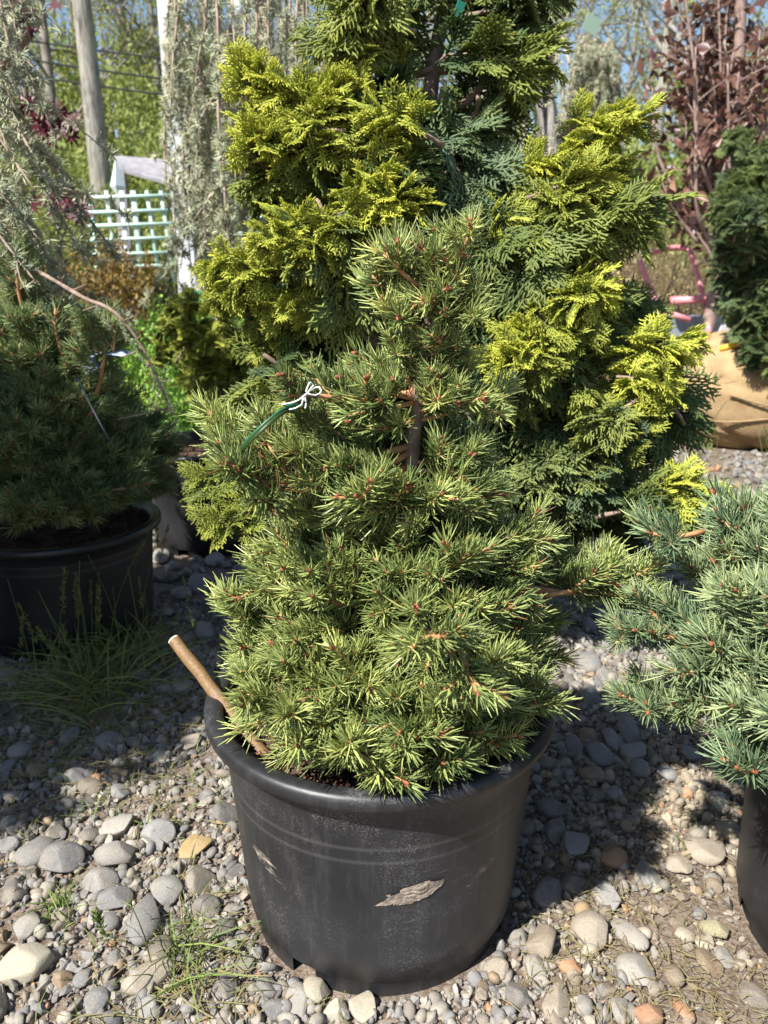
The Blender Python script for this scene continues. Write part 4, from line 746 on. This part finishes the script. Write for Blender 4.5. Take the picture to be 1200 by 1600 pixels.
# ------------------------------------------------------------------ copper beech
BEC = Vector((2.15, 5.4, 0)); be = thing('copper_beech', BEC, 'purple leaved copper beech with upright stems at the upper right', 'tree')
r = np.random.default_rng(61); tips = []
tm = MB(); tube(tm, smooth_path([BEC, P(1130, 400, 5.4), P(1150, 200, 5.4), P(1160, -60, 5.4)], 14), np.linspace(.05, .03, 14), 9); obj('trunk', tm.mesh('trunk', [M_beechbark]), be, BEC)
for k in range(24):
    x0 = r.uniform(1075, 1200); y0 = r.uniform(240, 420); x1 = x0+r.uniform(-50, 40); y1 = r.uniform(-80, 120); Yc = 5.4+r.uniform(-.4, .3)
    b = P(1140, y0+60, 5.4); pts = smooth_path([b, P(x0, y0-20, Yc), P((x0+x1)/2+r.uniform(-14, 14), (y0+y1)/2, Yc), P(x1, y1, Yc)], 16); tm = MB(); tube(tm, pts, np.linspace(.016, .005, 16), 6)
    for q in range(7):
        i = r.integers(4, 15); d = norm(np.array((r.normal()*.7, r.normal()*.5, r.uniform(.1, 1)))); l = r.uniform(.12, .32); e = np.stack([pts[i], pts[i]+d*l*.5+np.array((0, 0, .01)), pts[i]+d*l]); tube(tm, e, [.005, .0035, .002], 4); tips += [e[1], e[2]]
    tips += list(pts[5:]); obj('branch', tm.mesh('branch', [M_beechbark]), be, BEC)
for pts in (((1090, 380), (1050, 320), (1025, 260)), ((1130, 430), (1075, 340), (1040, 290)), ((1055, 300), (1025, 230), (1018, 100), (1008, 75))):
    e = smooth_path([P(*a, 5.1) for a in pts], 12); tm = MB(); tube(tm, e, np.linspace(.012, .004, 12), 6); obj('branch', tm.mesh('branch', [M_beechbark]), be, BEC); tips += list(e[4:])
lms = []
for k in range(5):
    V, Q = leaf_mesh(.075, .042, (.1, .25, .5, .8, .3)[k]); mb = MB(); mb.add(V, Q, tint=(.15, .4, .6, .85, .3)[k]); lms.append(mb.mesh('leaf', [M_beech]))
tips = np.array(tips); rnd = random.Random(66)
for k in range(300):
    t_ = tips[rnd.randrange(len(tips))]; o = obj('leaf', rnd.choice(lms), be); o.matrix_basis = frame((rnd.uniform(-1, 1), rnd.uniform(-1, .4), rnd.uniform(-1, .5)), (rnd.uniform(-1, 1), -.6, rnd.uniform(0, 1)), 0, rnd.uniform(.8, 1.45), Vector(t_)+Vector((rnd.uniform(-.03, .03),)*3)-BEC)
mb = MB(); n = 1700; c = tips[r.integers(0, len(tips), n)]+r.normal(size=(n, 3))*.06+np.array((0, .1, 0)); scatter_leaves(mb, c, r.normal(size=(n, 3)), .07, r, up=-.2); obj('leaves', mb.mesh('leaves', [M_beech]), be, BEC, 'stuff')

# ------------------------------------------------------------------ red maple sprigs at the left
MPC = Vector((-2.05, 3.0, 0)); mp = thing('red_maple', MPC, 'dark red leaved maple showing through the left cedar', 'tree')
def maple_leaf(s):
    V = [(0, 0, 0)]; 
    for k in range(7):
        a = math.radians(-126+42*k); V += [(math.cos(a)*s*(1 if k % 1 == 0 else .5)*(1-.08*abs(k-3)), math.sin(a)*s*(1-.08*abs(k-3)), -.02*s*abs(k-3))]
        if k < 6: b = math.radians(-105+42*k); V += [(math.cos(b)*s*.36, math.sin(b)*s*.36, .02*s)]
    n = len(V); return np.array(V), [(0, k, k+1) for k in range(1, n-1)]
V, T = maple_leaf(.055); mb = MB(); mb.add(V, T=T, tint=.4); ML = mb.mesh('leaf', [M_maple]); rnd = random.Random(71)
tm = MB()
tube(tm, smooth_path([MPC, MPC+Vector((0, 0, 1.1)), P(20, 90, 2.6), P(15, -60, 2.6)], 12), np.linspace(.04, .012, 12), 8)
for e in ((100, 200), (110, 320), (20, 20), (60, 180)): tube(tm, smooth_path([MPC+Vector((.1, 0, 1.1)), P(20, 200, 2.6), P(*e, 2.5)], 9), np.linspace(.014, .003, 9), 6)
obj('trunk', tm.mesh('trunk', [M_bark]), mp, MPC)
for cx, cy, n, sp2 in ((15, 20, 26, 28), (85, 185, 26, 22), (95, 310, 18, 18), (50, 170, 10, 16), (118, 322, 8, 8), (60, 210, 8, 10)):
    for k in range(n):
        o = obj('leaf', ML, mp); o.matrix_basis = frame((rnd.uniform(-1, 1), rnd.uniform(-.6, .2), rnd.uniform(-1, .3)), (rnd.uniform(-.5, .5), -1, rnd.uniform(-.3, .8)), 0, rnd.uniform(.7, 1.1), P(cx+rnd.gauss(0, sp2), cy+rnd.gauss(0, sp2*.6), 2.5+rnd.uniform(-.1, .1))-MPC)

# ------------------------------------------------------------------ lattice, post, finial, shelter, cart
def bar(mb, a, b, w_, t_): 
    a, b = Vector(a), Vector(b); box(mb, (a+b)/2, ((b-a).length, t_, w_), frame(b-a, (0, -1, .01)).to_3x3() @ Matrix(((1, 0, 0), (0, 0, 1), (0, -1, 0))))
TC = Vector((P(215, 420, 5.6).x, 5.6, 0)); tr = thing('lattice_panel', TC, 'mint and white wooden lattice leaning beside the white post', 'trellis')
for k, (xt, xb, mt) in enumerate(((139, 158, M_mint), (166, 184, M_mint), (190, 203, M_white), (208, 222, M_mint), (229, 250, M_mint), (251, 273, M_mint))):
    mb = MB(); bar(mb, P(xt, 298, 5.6), P(xb, 440, 5.6), .034 if k in (2, 3) else .022, .012); obj('slat', mb.mesh('slat', [mt]), tr, TC)
for k, y in enumerate((308, 331, 352, 374, 397, 417)):
    mb = MB(); bar(mb, P(132+k*3, y+1, 5.585), P(270+k, y-3, 5.585), .021, .012); obj('slat', mb.mesh('slat', [M_mint]), tr, TC)
TC3 = Vector((P(400, 420, 6.2).x, 6.2, 0)); tr3 = thing('lattice_panel', TC3, 'pale lattice half hidden behind the hanging cedar strands', 'trellis')
for k in range(5): 
    mb = MB(); bar(mb, P(350, 318+k*24, 6.2), P(470, 313+k*24, 6.2), .024, .012); obj('slat', mb.mesh('slat', [M_mint]), tr3, TC3)
for k in range(5):
    mb = MB(); bar(mb, P(356+k*25, 300, 6.215), P(360+k*25, 480, 6.215), .024, .012); obj('slat', mb.mesh('slat', [M_white]), tr3, TC3)
PC = Vector((P(290, 430, 5.2).x, 5.2, 0)); po = thing('white_post', PC, 'tall white post of the hoop frame beside the lattice', 'post')
mb = MB(); box(mb, PC+Vector((0, 0, 1.7)), (.085, .085, 3.4)); box(mb, PC+Vector((.058, -.01, 1.7)), (.025, .05, 3.38)); obj('shaft', mb.mesh('shaft', [M_white], False), po, PC)
mb = MB(); tube(mb, smooth_path([PC+Vector((.02, -.06, 2.25)), PC+Vector((.1, -.06, 2.55)), PC+Vector((.3, -.06, 2.62)), PC+Vector((.42, -.06, 2.5)), PC+Vector((.44, -.06, 2.3))], 16), .03, 8); obj('hoop', mb.mesh('hoop', [M_white]), po, PC)
FC = Vector((P(185, 300, 6.4).x, 6.4, 0)); fi = thing('fence_post', FC, 'pale blue grey post with diamond finial in front of the big trunk', 'post')
zt = P(185, 247, 6.4).z; zb = P(188, 305, 6.4).z; mb = MB(); V = np.array([(0, 0, zt), (.06, 0, zt-.20), (0, .06, zt-.2), (-.06, 0, zt-.2), (0, -.06, zt-.2), (0, 0, zb-.02)]); mb.add(V, T=[(0, 4, 1), (0, 1, 2), (0, 2, 3), (0, 3, 4), (5, 1, 4), (5, 2, 1), (5, 3, 2), (5, 4, 3)]); obj('finial', mb.mesh('finial', [simple('pale_blue_paint', (.48, .58, .62), .6, (.60, .66, .68), 10)], False), fi, -Vector((FC.x, FC.y, 0))+2*Vector((0, 0, 0)) if False else None)
mb = MB(); box(mb, (0, 0, zb/2), (.05, .05, zb)); obj('shaft', mb.mesh('shaft', [M_greyw], False), fi)
SC = Vector((P(230, 300, 9.5).x, 9.5, 0)); sh = thing('open_shelter', SC, 'weathered grey plank roof behind the lattice', 'shelter')
a0, a1 = P(178, 243, 9.6), P(300, 252, 9.6); b0, b1 = P(180, 262, 9.0), P(300, 295, 9.0)
for k in range(7):
    f0, f1 = k/7, (k+.93)/7; mb = MB(); q = [a0.lerp(b0, f0), a1.lerp(b1, f0), a1.lerp(b1, f1), a0.lerp(b0, f1)]; V = [tuple(v) for v in q]+[tuple(v-Vector((0, 0, .03))) for v in q]
    mb.add(V, [(0, 1, 2, 3), (7, 6, 5, 4), (0, 4, 5, 1), (1, 5, 6, 2), (2, 6, 7, 3), (3, 7, 4, 0)]); obj('roof_plank', mb.mesh('roof_plank', [M_greyw], False), sh, SC)
for v in (a0, a1, b0, b1): mb = MB(); box(mb, (v.x-SC.x+(.06 if v.x < SC.x else -.06), v.y-SC.y, (v.z-.05)/2), (.08, .08, v.z-.05)); obj('post', mb.mesh('post', [M_greyw], False), sh)
# pink cart frame
KC = Vector((P(1080, 480, 5.6).x, 5.6, 0)); ka = thing('garden_cart', KC, 'faded red tube frame cart beyond the golden cypress', 'cart')
def tub(name, pts, rad, mat, n=10): mb = MB(); tube(mb, smooth_path(pts, n) if len(pts) > 2 else pts, rad, 8); obj(name, mb.mesh(name, [mat]), ka, KC)
tub('handle', [P(1020, 395, 5.7), P(1045, 388, 5.7), P(1072, 388, 5.7), P(1082, 402, 5.65), P(1092, 440, 5.6), P(1102, 475, 5.55)], .018, M_pink, 22)
tub('side_rail', [P(1000, 408, 5.7), P(1012, 440, 5.62), P(1028, 478, 5.5)], .019, M_pink)
tub('cross_rail', [P(1048, 470, 5.5), P(1128, 466, 5.5)], .028, M_pink); tub('cross_rail', [P(1030, 485, 5.35), P(1078, 500, 5.3)], .02, M_pink)
tub('leg', [P(1028, 475, 5.5), Vector((P(1028, 475, 5.5).x, 5.45, 0.02))], .018, M_pink); tub('leg', [P(1110, 475, 5.5), Vector((P(1110, 475, 5.5).x, 5.45, 0.02))], .018, M_pink); tub('side_rail', [P(1102, 475, 5.55), P(1108, 520, 5.3)], .018, M_pink)
mb = MB(); c = P(1085, 520, 5.6); box(mb, (c.x, 5.75, c.z+.03), (.42, .3, .16)); obj('tray', mb.mesh('tray', [simple('grey_tray', (.20, .23, .28), .5, (.28, .31, .35), 12)], False), ka, KC)
for s in (-.2, .24):
    th = np.linspace(0, 2*np.pi, 19); mb = MB(); tube(mb, [(KC.x+s, 5.75+.13*math.cos(a), .16+.13*math.sin(a)) for a in th], .03, 8, cap=False); obj('wheel', mb.mesh('wheel', [M_dark]), ka, KC)
# power lines
for k, (a, b) in enumerate((((-200, 55), (700, 165)), ((-200, 28), (700, 128)), ((-200, 80), (700, 190)))):
    p, q = P(*a, 13), P(*b, 14.5); m_ = p.lerp(q, .5)-Vector((0, 0, .12)); mb = MB(); tube(mb, smooth_path([p, m_, q], 16), .016, 5)
    tag(obj('power_line', mb.mesh('power_line', [M_wire])), ('lowest', 'highest', 'middle')[(2, 0, 1)[k]].replace('middle', 'middle')+' of the dark cables crossing behind the big trunk' if False else ('middle', 'topmost', 'lowest')[k]+' dark overhead cable crossing in front of the woods', 'cable', 'overhead cables')

# ------------------------------------------------------------------ woods
def tree_mesh(seed, H, r0, leaf, nleaf, size, lean=0, first=.45, mat=M_spring, bark=M_trunk):
    r = np.random.default_rng(seed); wd, fo = MB(), MB(); t = np.linspace(0, 1, 12)
    tr_ = np.stack([lean*t*t*H+.06*np.sin(t*5+seed)*t*H*.12, .04*np.sin(t*4+seed*2)*t*H*.2, t*H], -1); tube(wd, tr_, r0*(1-.82*t)*(1+.35*np.exp(-t*40)), 10); tips = []
    def grow(p, d, l, rad, lev):
        n = 6; pts = [p]; dd = d.copy()
        for k in range(n): dd = norm(dd+r.normal(size=3)*.16+np.array((0, 0, .06))); pts.append(pts[-1]+dd*l/n)
        pts = np.array(pts); tube(wd, pts, np.linspace(rad, rad*.4, n+1), 5 if lev else 6, cap=False)
        if lev >= 2: tips.extend(pts[2:]); return
        if lev == 1: tips.extend(pts[4:])
        for k in range(5 if lev == 0 else 4):
            i = r.integers(2, n+1); a = norm(r.normal(size=3)); grow(pts[i], norm(dd+a*.9), l*r.uniform(.4, .62), rad*.5, lev+1)
    for k in range(15):
        f = first+(1-first)*k/15; x = f*11; i = int(x); p = tr_[i]+(tr_[min(i+1, 11)]-tr_[i])*(x-i); a = k*2.4+r.uniform(-.4, .4)
        grow(p, norm(np.array((math.cos(a), math.sin(a), r.uniform(.1, .8)))), H*r.uniform(.16, .30)*(1.15-.5*f), r0*.34*(1.1-f*.7), 0)
    tips = np.array(tips); k = r.integers(0, len(tips), nleaf); c = tips[k]+r.normal(size=(nleaf, 3))*.16
    scatter_leaves(fo, c, r.normal(size=(nleaf, 3)), size, r, up=0)
    return wd.mesh('trunk', [bark]), fo.mesh('crown', [mat])
def place_tree(name, loc, pair, label, group=None, s=1, rz=0):
    e = thing(name, (loc[0], loc[1], float(gz(loc[0], loc[1]))-.05), label, 'tree', group); e.scale = (s, s, s); e.rotation_euler[2] = rz
    obj('trunk', pair[0], e); obj('crown', pair[1], e, kind='stuff'); return e
def gx_(px, Yd): return P(px, 300, Yd).x
TA = tree_mesh(1, 13, .18, None, 2600, .075, -.01, .42); TB = tree_mesh(2, 11, .14, None, 3400, .08, .01, .3, bark=M_farbark); TD = tree_mesh(3, 10, .12, None, 4200, .085, .03, .25, bark=M_farbark)
place_tree('woodland_tree', (gx_(158, 12.5), 12.5), TA, 'thick pale grey trunk standing behind the lattice')
place_tree('woodland_tree', (gx_(98, 17), 17), TB, 'slim grey trunk left of the thick pale trunk')
place_tree('woodland_tree', (gx_(1018, 15), 15), TA, 'leaning grey trunk left of the copper beech', None, .8, 2.1)
for k, (px, Yd, pr, s) in enumerate(((40, 21, TD, 1.1), (215, 23, TB, 1.1), (265, 19, TD, .95), (330, 25, TB, 1.2), (440, 22, TD, 1.1), (530, 26, TB, 1.2), (650, 23, TD, 1.1), (780, 20, TB, 1.0), (905, 24, TD, 1.15), (965, 18, TD, .8), (1090, 22, TB, 1.1), (1180, 19, TD, 1.0), (-60, 26, TD, 1.2), (140, 30, TB, 1.3))):
    place_tree('woodland_tree', (gx_(px, Yd), Yd), pr, 'slender woodland tree with thin spring leaves far behind the nursery', 'slender trees of the far wood', s, k*1.3)
UB = [shrub_mesh(80+k, 5200, 1.15, 1.35, .075, 44, M_bushleaf, 26) for k in range(3)]
rnd = random.Random(91)
for k, (px, Yd, s) in enumerate(((20, 12, 1.1), (90, 14, 1.15), (130, 10.5, .62), (230, 13.5, 1.0), (265, 16, 1.3), (330, 12, .95), (400, 14, 1.1), (480, 13, 1.0), (560, 15, 1.2), (700, 13, 1.0), (800, 14, 1.05), (880, 13, .9), (950, 15, 1.1), (1010, 12.5, .75), (1100, 14, 1.0), (1180, 13, .95), (190, 19, 1.7), (60, 20, 1.8), (310, 20, 1.8), (450, 21, 1.9), (620, 20, 1.8), (850, 20, 1.6), (980, 21, 1.5), (1120, 20, 1.7))):
    e = place_shrub('woodland_shrub', (gx_(px, Yd), Yd, float(gz(gx_(px, Yd), Yd))-.05), UB[k % 3], 'yellow green woodland shrub growing beyond the nursery plants', 'shrub', 'undergrowth beyond the nursery', (s, s, s*rnd.uniform(1.0, 1.3)), k*2.1)
# far edge of the wood reads as one mass
r = np.random.default_rng(95); mb = MB(); n = 26000; x = r.uniform(-34, 34, n); y = r.uniform(32, 44, n); top = 6.0+1.6*np.sin(x*.5)+1.1*np.sin(x*1.3+1); z = top*r.uniform(0, 1, n)**.8+gz(x, y); scatter_leaves(mb, np.stack([x, y, z], -1), r.normal(size=(n, 3)), .42, r, up=0)
xs = r.uniform(-30, 30, 90); ys = r.uniform(30, 42, 90); tubes(mb, np.stack([np.stack([xs, ys, gz(xs, ys)], -1), np.stack([xs+r.normal(size=90)*.3, ys, 6+0*xs], -1), np.stack([xs+r.normal(size=90)*.8, ys, 13+0*xs], -1)], 1), np.tile([.16, .11, .04], (90, 1)), 5, 1)
fw = obj('far_wood', mb.mesh('far_wood', [M_spring, M_farbark])); fw['kind'] = 'stuff'; fw['label'] = 'distant strip of spring woodland under the sky'; fw['category'] = 'wood'
# dry brush between cypress and beech
r = np.random.default_rng(97); mb = MB(); n = 2600; x = r.uniform(.9, 3.3, n); y = r.uniform(5.9, 8.2, n); b = np.stack([x, y, gz(x, y)], -1); h = r.uniform(.4, 1.25, n)[:, None]; d = norm(np.stack([r.normal(size=n)*.25, r.normal(size=n)*.2, np.ones(n)], -1)); bd = r.normal(size=(n, 3))*.09
tubes(mb, np.stack([b, b+d*h*.5+bd*.3, b+d*h+bd], 1), np.tile([.005, .004, .0015], (n, 1)), 3, 0, r.uniform(0, .6, n)); c = (b+d*h*r.uniform(.3, 1, (n, 1))+bd*.5); c = np.repeat(c, 3, 0)+r.normal(size=(n*3, 3))*.05; scatter_leaves(mb, c, r.normal(size=(n*3, 3)), .035, r, tint=r.uniform(.3, 1, n*3), up=.2)
o = obj('dry_brush', mb.mesh('dry_brush', [M_dry])); o['kind'] = 'stuff'; o['label'] = 'tan dry stems and weeds behind the cart'; o['category'] = 'brush'

# ------------------------------------------------------------------ stake, tags
b0 = Vector((-.148, .83, .272)); b1 = P(272, 1000, .955); d = (b1-b0).normalized(); e = thing('wooden_stake', b0, 'tan wooden stake leaning out of the front pot', 'stake')
mb = MB(); n = 10; tube(mb, [b0+(b1-b0)*k/n+Vector((0, .0008*math.sin(k*2.1), .0008*math.cos(k*1.7))) for k in range(n+1)], [.0086+.0004*math.sin(k*1.9)+.0003*math.sin(k*4.3) for k in range(n+1)], 14, cap=False); obj('shaft', mb.mesh('shaft', [M_wood]), e, b0)
mb = MB(); tube(mb, [b1-d*.001, b1+d*.0012], .0082, 14); obj('cut_end', mb.mesh('cut_end', [M_woodend], False), e, b0)
def strip(name, pts, wid, nrm, mat, root, n=14):
    p = smooth_path(pts, n); mb = MB(); ribbons(mb, p[None], np.full((1, n), wid), np.array([nrm])); me = mb.mesh(name, [mat]); o = obj(name, me, root, root.location); md = o.modifiers.new('thickness', 'SOLIDIFY'); md.thickness = .0008; return o
t0 = P(458, 634, .80); e = thing('plant_tag', t0, 'folded green plastic tag tied with white string to the front spruce', 'tag')
te = smooth_path([P(370, 710, .79), P(392, 682, .78), P(424, 652, .785), P(452, 634, .80), P(468, 634, .815)], 16); be_ = smooth_path([P(371, 715, .79), P(395, 690, .775), P(427, 661, .78), P(455, 644, .80), P(471, 668, .815)], 16)
mb = MB(); V = np.concatenate([te, be_]); mb.add(V, [(k, k+1, k+17, k+16) for k in range(15)]); o = obj('card', mb.mesh('card', [M_gtag]), e, t0); o.modifiers.new('thickness', 'SOLIDIFY').thickness = .0008
mb = MB(); tube(mb, te, .0016, 5); obj('rim', mb.mesh('rim', [simple('tag_edge', (.012, .10, .05), .35)]), e, t0)
mb = MB()
for pts in (((440, 632), (460, 628), (476, 618), (490, 602)), ((452, 640), (470, 634), (478, 616), (496, 604), (502, 612), (492, 618), (480, 614)), ((476, 616), (478, 630), (477, 638)), ((474, 618), (472, 632)), ((490, 602), (484, 598), (478, 612))): tube(mb, smooth_path([P(*a, .795-.004*i) for i, a in enumerate(pts)], 12), .0008, 5)
obj('string', mb.mesh('string', [M_string]), e, t0)
t1 = P(160, 560, 1.62); e = thing('plant_tag', t1, 'white card tag, tinted blue for shade, tucked in the shaded left spruce', 'tag')
strip('card', [P(130, 540, 1.76), P(136, 562, 1.74), P(146, 580, 1.73)], .035, (.45, -.85, .3), M_shadecard, e); strip('card', [P(140, 556, 1.74), P(170, 550, 1.72), P(200, 553, 1.70)], .03, (0, -.3, .95), M_shadecard, e)
mb = MB(); tube(mb, smooth_path([P(120, 588, 1.60), P(140, 630, 1.57), P(172, 690, 1.55)], 12), .0022, 5); obj('stem', mb.mesh('stem', [simple('tag_stem', (.05, .055, .07), .8)]), e, t1)
t2 = P(305, 468, 2.35); e = thing('plant_tag', t2, 'small green tag on top of the green cypress', 'tag'); strip('card', [P(288, 460, 2.35), P(305, 463, 2.33), P(325, 474, 2.32)], .04, (0, -.8, .6), simple('teal_tag', (.06, .35, .22), .4), e)
for px, py, Yc, sz, c, lab in ((1040, 342, 5.3, (.04, .095), (.82, .85, .80), 'white tag dangling over the dry brush'), (684, 214, 1.70, (.012, .03), (.02, .33, .22), 'small teal tag on the cypress trunk'), (718, 14, 1.70, (.016, .026), (.015, .17, .12), 'teal tag high on the cypress trunk'), (925, 38, 5.0, (.10, .09), (.30, .42, .33), 'pale green tag on top of the small weeping conifer'), (1130, 528, 4.9, (.11, .13), (.8, .82, .8), 'white plastic pot piece beside the burlap ball')):
    p = P(px, py, Yc); mb = MB(); M = Matrix.Rotation(.35, 3, 'Y') @ Matrix.Rotation(.3, 3, 'Z'); box(mb, (0, 0, 0), (sz[0], .004, sz[1]), M); box(mb, (0, -.001, sz[1]*.55), (sz[0]*.15, .002, sz[1]*.35), M)
    o = obj('plant_tag', mb.mesh('plant_tag', [simple('tag_plastic', c, .45)], False)); o.location = p; tag(o, lab, 'tag')

# ------------------------------------------------------------------ grasses and litter
def tuft_mesh(n, h, seed, spread=.03, seed_heads=0, w_=.0028, tint=(.4, 1)):
    r = np.random.default_rng(seed); mb = MB(); b = np.stack([r.normal(size=n)*spread*.5, r.normal(size=n)*spread*.5, np.zeros(n)], -1); d = norm(np.stack([r.normal(size=n)*.45, r.normal(size=n)*.45, np.ones(n)], -1)); hh = (h*r.uniform(.45, 1.1, n))[:, None]; out = d*np.array((1, 1, 0))
    pts = np.stack([b+d*hh*s+out*hh*1.1*s*s-np.array((0, 0, .25))*hh*s**3 for s in (0, .3, .6, .85, 1)], 1); ribbons(mb, pts, np.stack([w_*r.uniform(.7, 1.2, n)*k for k in (.8, 1, .85, .5, .12)], 1), norm(np.stack([r.normal(size=n), r.normal(size=n), .3+0*hh[:, 0]], -1)), tint=r.uniform(*tint, n))
    for k in range(seed_heads):
        a = r.normal(size=2)*.22; p0 = np.array((r.normal()*spread*.5, r.normal()*spread*.5, 0)); Hh = h*r.uniform(1.2, 1.9); path = smooth_path([p0, p0+np.array((a[0]*.3, a[1]*.3, .5))*Hh, p0+np.array((a[0], a[1], 1.))*Hh], 9); tube(mb, path, np.linspace(.0012, .0006, 9), 4, tint=.7)
        m = 46; t = r.uniform(.66, 1, m); q = np.array([path[0]+(path[-1]-path[0])*0+np.array([np.interp(tt, np.linspace(0, 1, 9), path[:, i]) for i in range(3)]) for tt in t]); dd = norm(r.normal(size=(m, 3))*np.array((.5, .5, .2))+np.array((0, 0, 1.))); lw = (.006+.012*(1-t))[:, None]; tubes(mb, np.stack([q, q+dd*lw*.6, q+dd*lw*1.2], 1), np.tile([.0005, .0013, .0004], (m, 1)), 3, 0, r.uniform(.45, .8, m))
    return mb.mesh('blades', [M_grass])
def put_tuft(px, py, me, label, s=1):
    g = G(px, py); o = thing('grass_tuft', (g.x, g.y, float(gz(g.x, g.y))), label, 'grass'); o.scale = (s,)*3; obj('blades', me, o, kind='stuff')
put_tuft(150, 1075, tuft_mesh(260, .17, 1, .14, 12, .0032, (.15, 1)), 'tall grass clump with seed heads in front of the left pot')
put_tuft(205, 1020, tuft_mesh(150, .15, 5, .10, 6, .003, (.5, 1)), 'seeding grass at the right foot of the left pot')
put_tuft(92, 1425, tuft_mesh(60, .045, 2, .02, 0, .0022, (.75, 1)), 'bright yellow green grass tuft among the cobbles at lower left')
put_tuft(285, 1500, tuft_mesh(60, .10, 3, .05, 1, .0022, (.3, .9)), 'sparse long grass left of the front pot foot')
put_tuft(1075, 700, tuft_mesh(70, .26, 4, .3, 3, .005, (.3, .9)), 'thin tall grass growing in front of the burlap ball', 1.5)
put_tuft(1185, 830, tuft_mesh(50, .2, 6, .1, 2, .004, (.6, 1)), 'grass shoots right of the low golden spray', 1.2)
r = np.random.default_rng(121); mb = MB()
def litter(n, cxy, sd, l0, l1, w_, tint, z=.006, el=.12):
    c = np.stack([cxy[0]+r.normal(size=n)*sd[0], cxy[1]+r.normal(size=n)*sd[1], np.zeros(n)], -1); c[:, 2] = gz(c[:, 0], c[:, 1])+z+r.uniform(0, .008, n); ok = np.ones(n, bool)
    for k, R in KEEP: ok &= (c[:, 0]-k.x)**2+(c[:, 1]-k.y)**2 > (R+.02)**2
    c = c[ok]; n = len(c); a = r.uniform(0, 6.28, n); d = np.stack([np.cos(a), np.sin(a), r.uniform(0, el, n)*2], -1)*r.uniform(l0, l1, (n, 1))/2; cv = r.normal(size=(n, 3))*np.array((1, 1, .3))*.12*np.linalg.norm(d, axis=1)[:, None]
    ribbons(mb, np.stack([c-d*np.array((1, 1, 0)), c+cv+np.array((0, 0, .003)), c+d], 1), np.tile(np.array([.7, 1, .4])*w_, (n, 1)), norm(np.stack([r.normal(size=n)*.4, r.normal(size=n)*.4, np.ones(n)], -1)), tint=r.uniform(*tint, n))
for px, py, n, sx, sy in ((60, 1110, 700, .16, .08), (200, 1100, 700, .14, .10), (30, 1200, 260, .12, .06), (330, 1480, 120, .05, .06), (120, 1300, 200, .25, .14), (280, 1560, 90, .10, .05)):
    g = G(px, py); litter(n, (g.x, g.y), (sx, sy), .02, .075, .0017, (0, .55))
for px, py, n, sx, sy in ((930, 1390, 130, .04, .04), (1000, 1480, 420, .12, .12), (1080, 1560, 260, .08, .05), (1000, 1270, 200, .10, .07), (880, 1480, 140, .05, .06)):
    g = G(px, py); litter(n, (g.x, g.y), (sx, sy), .010, .034, .0012, (0, .3))
for px, py, n in ((100, 1150, 90), (200, 1250, 50), (60, 1050, 140), (240, 1090, 110), (300, 1240, 30), (160, 1500, 30), (1020, 1290, 14), (930, 1020, 14), (1060, 720, 60), (290, 850, 20), (350, 850, 20)):
    g = G(px, py); c = np.stack([g.x+r.normal(size=n)*.09, g.y+r.normal(size=n)*.07, np.zeros(n)], -1); c[:, 2] = gz(c[:, 0], c[:, 1]); dd = norm(np.stack([r.normal(size=n)*.7, r.normal(size=n)*.7, np.ones(n)], -1)); hh = r.uniform(.02, .06, (n, 1)); ot = dd*np.array((1, 1, 0))
    ribbons(mb, np.stack([c, c+dd*hh*.5, c+dd*hh+ot*hh*.5-np.array((0, 0, .25))*hh], 1), np.tile([.0022, .002, .0004], (n, 1)), norm(np.stack([r.normal(size=n), r.normal(size=n), .4+0*hh[:, 0]], -1)), tint=r.uniform(.35, .95, n))
o = obj('straw_and_weeds', mb.mesh('straw', [M_grass])); o['kind'] = 'stuff'; o['label'] = 'dry straw, fallen needles and short weeds between the stones'; o['category'] = 'litter'
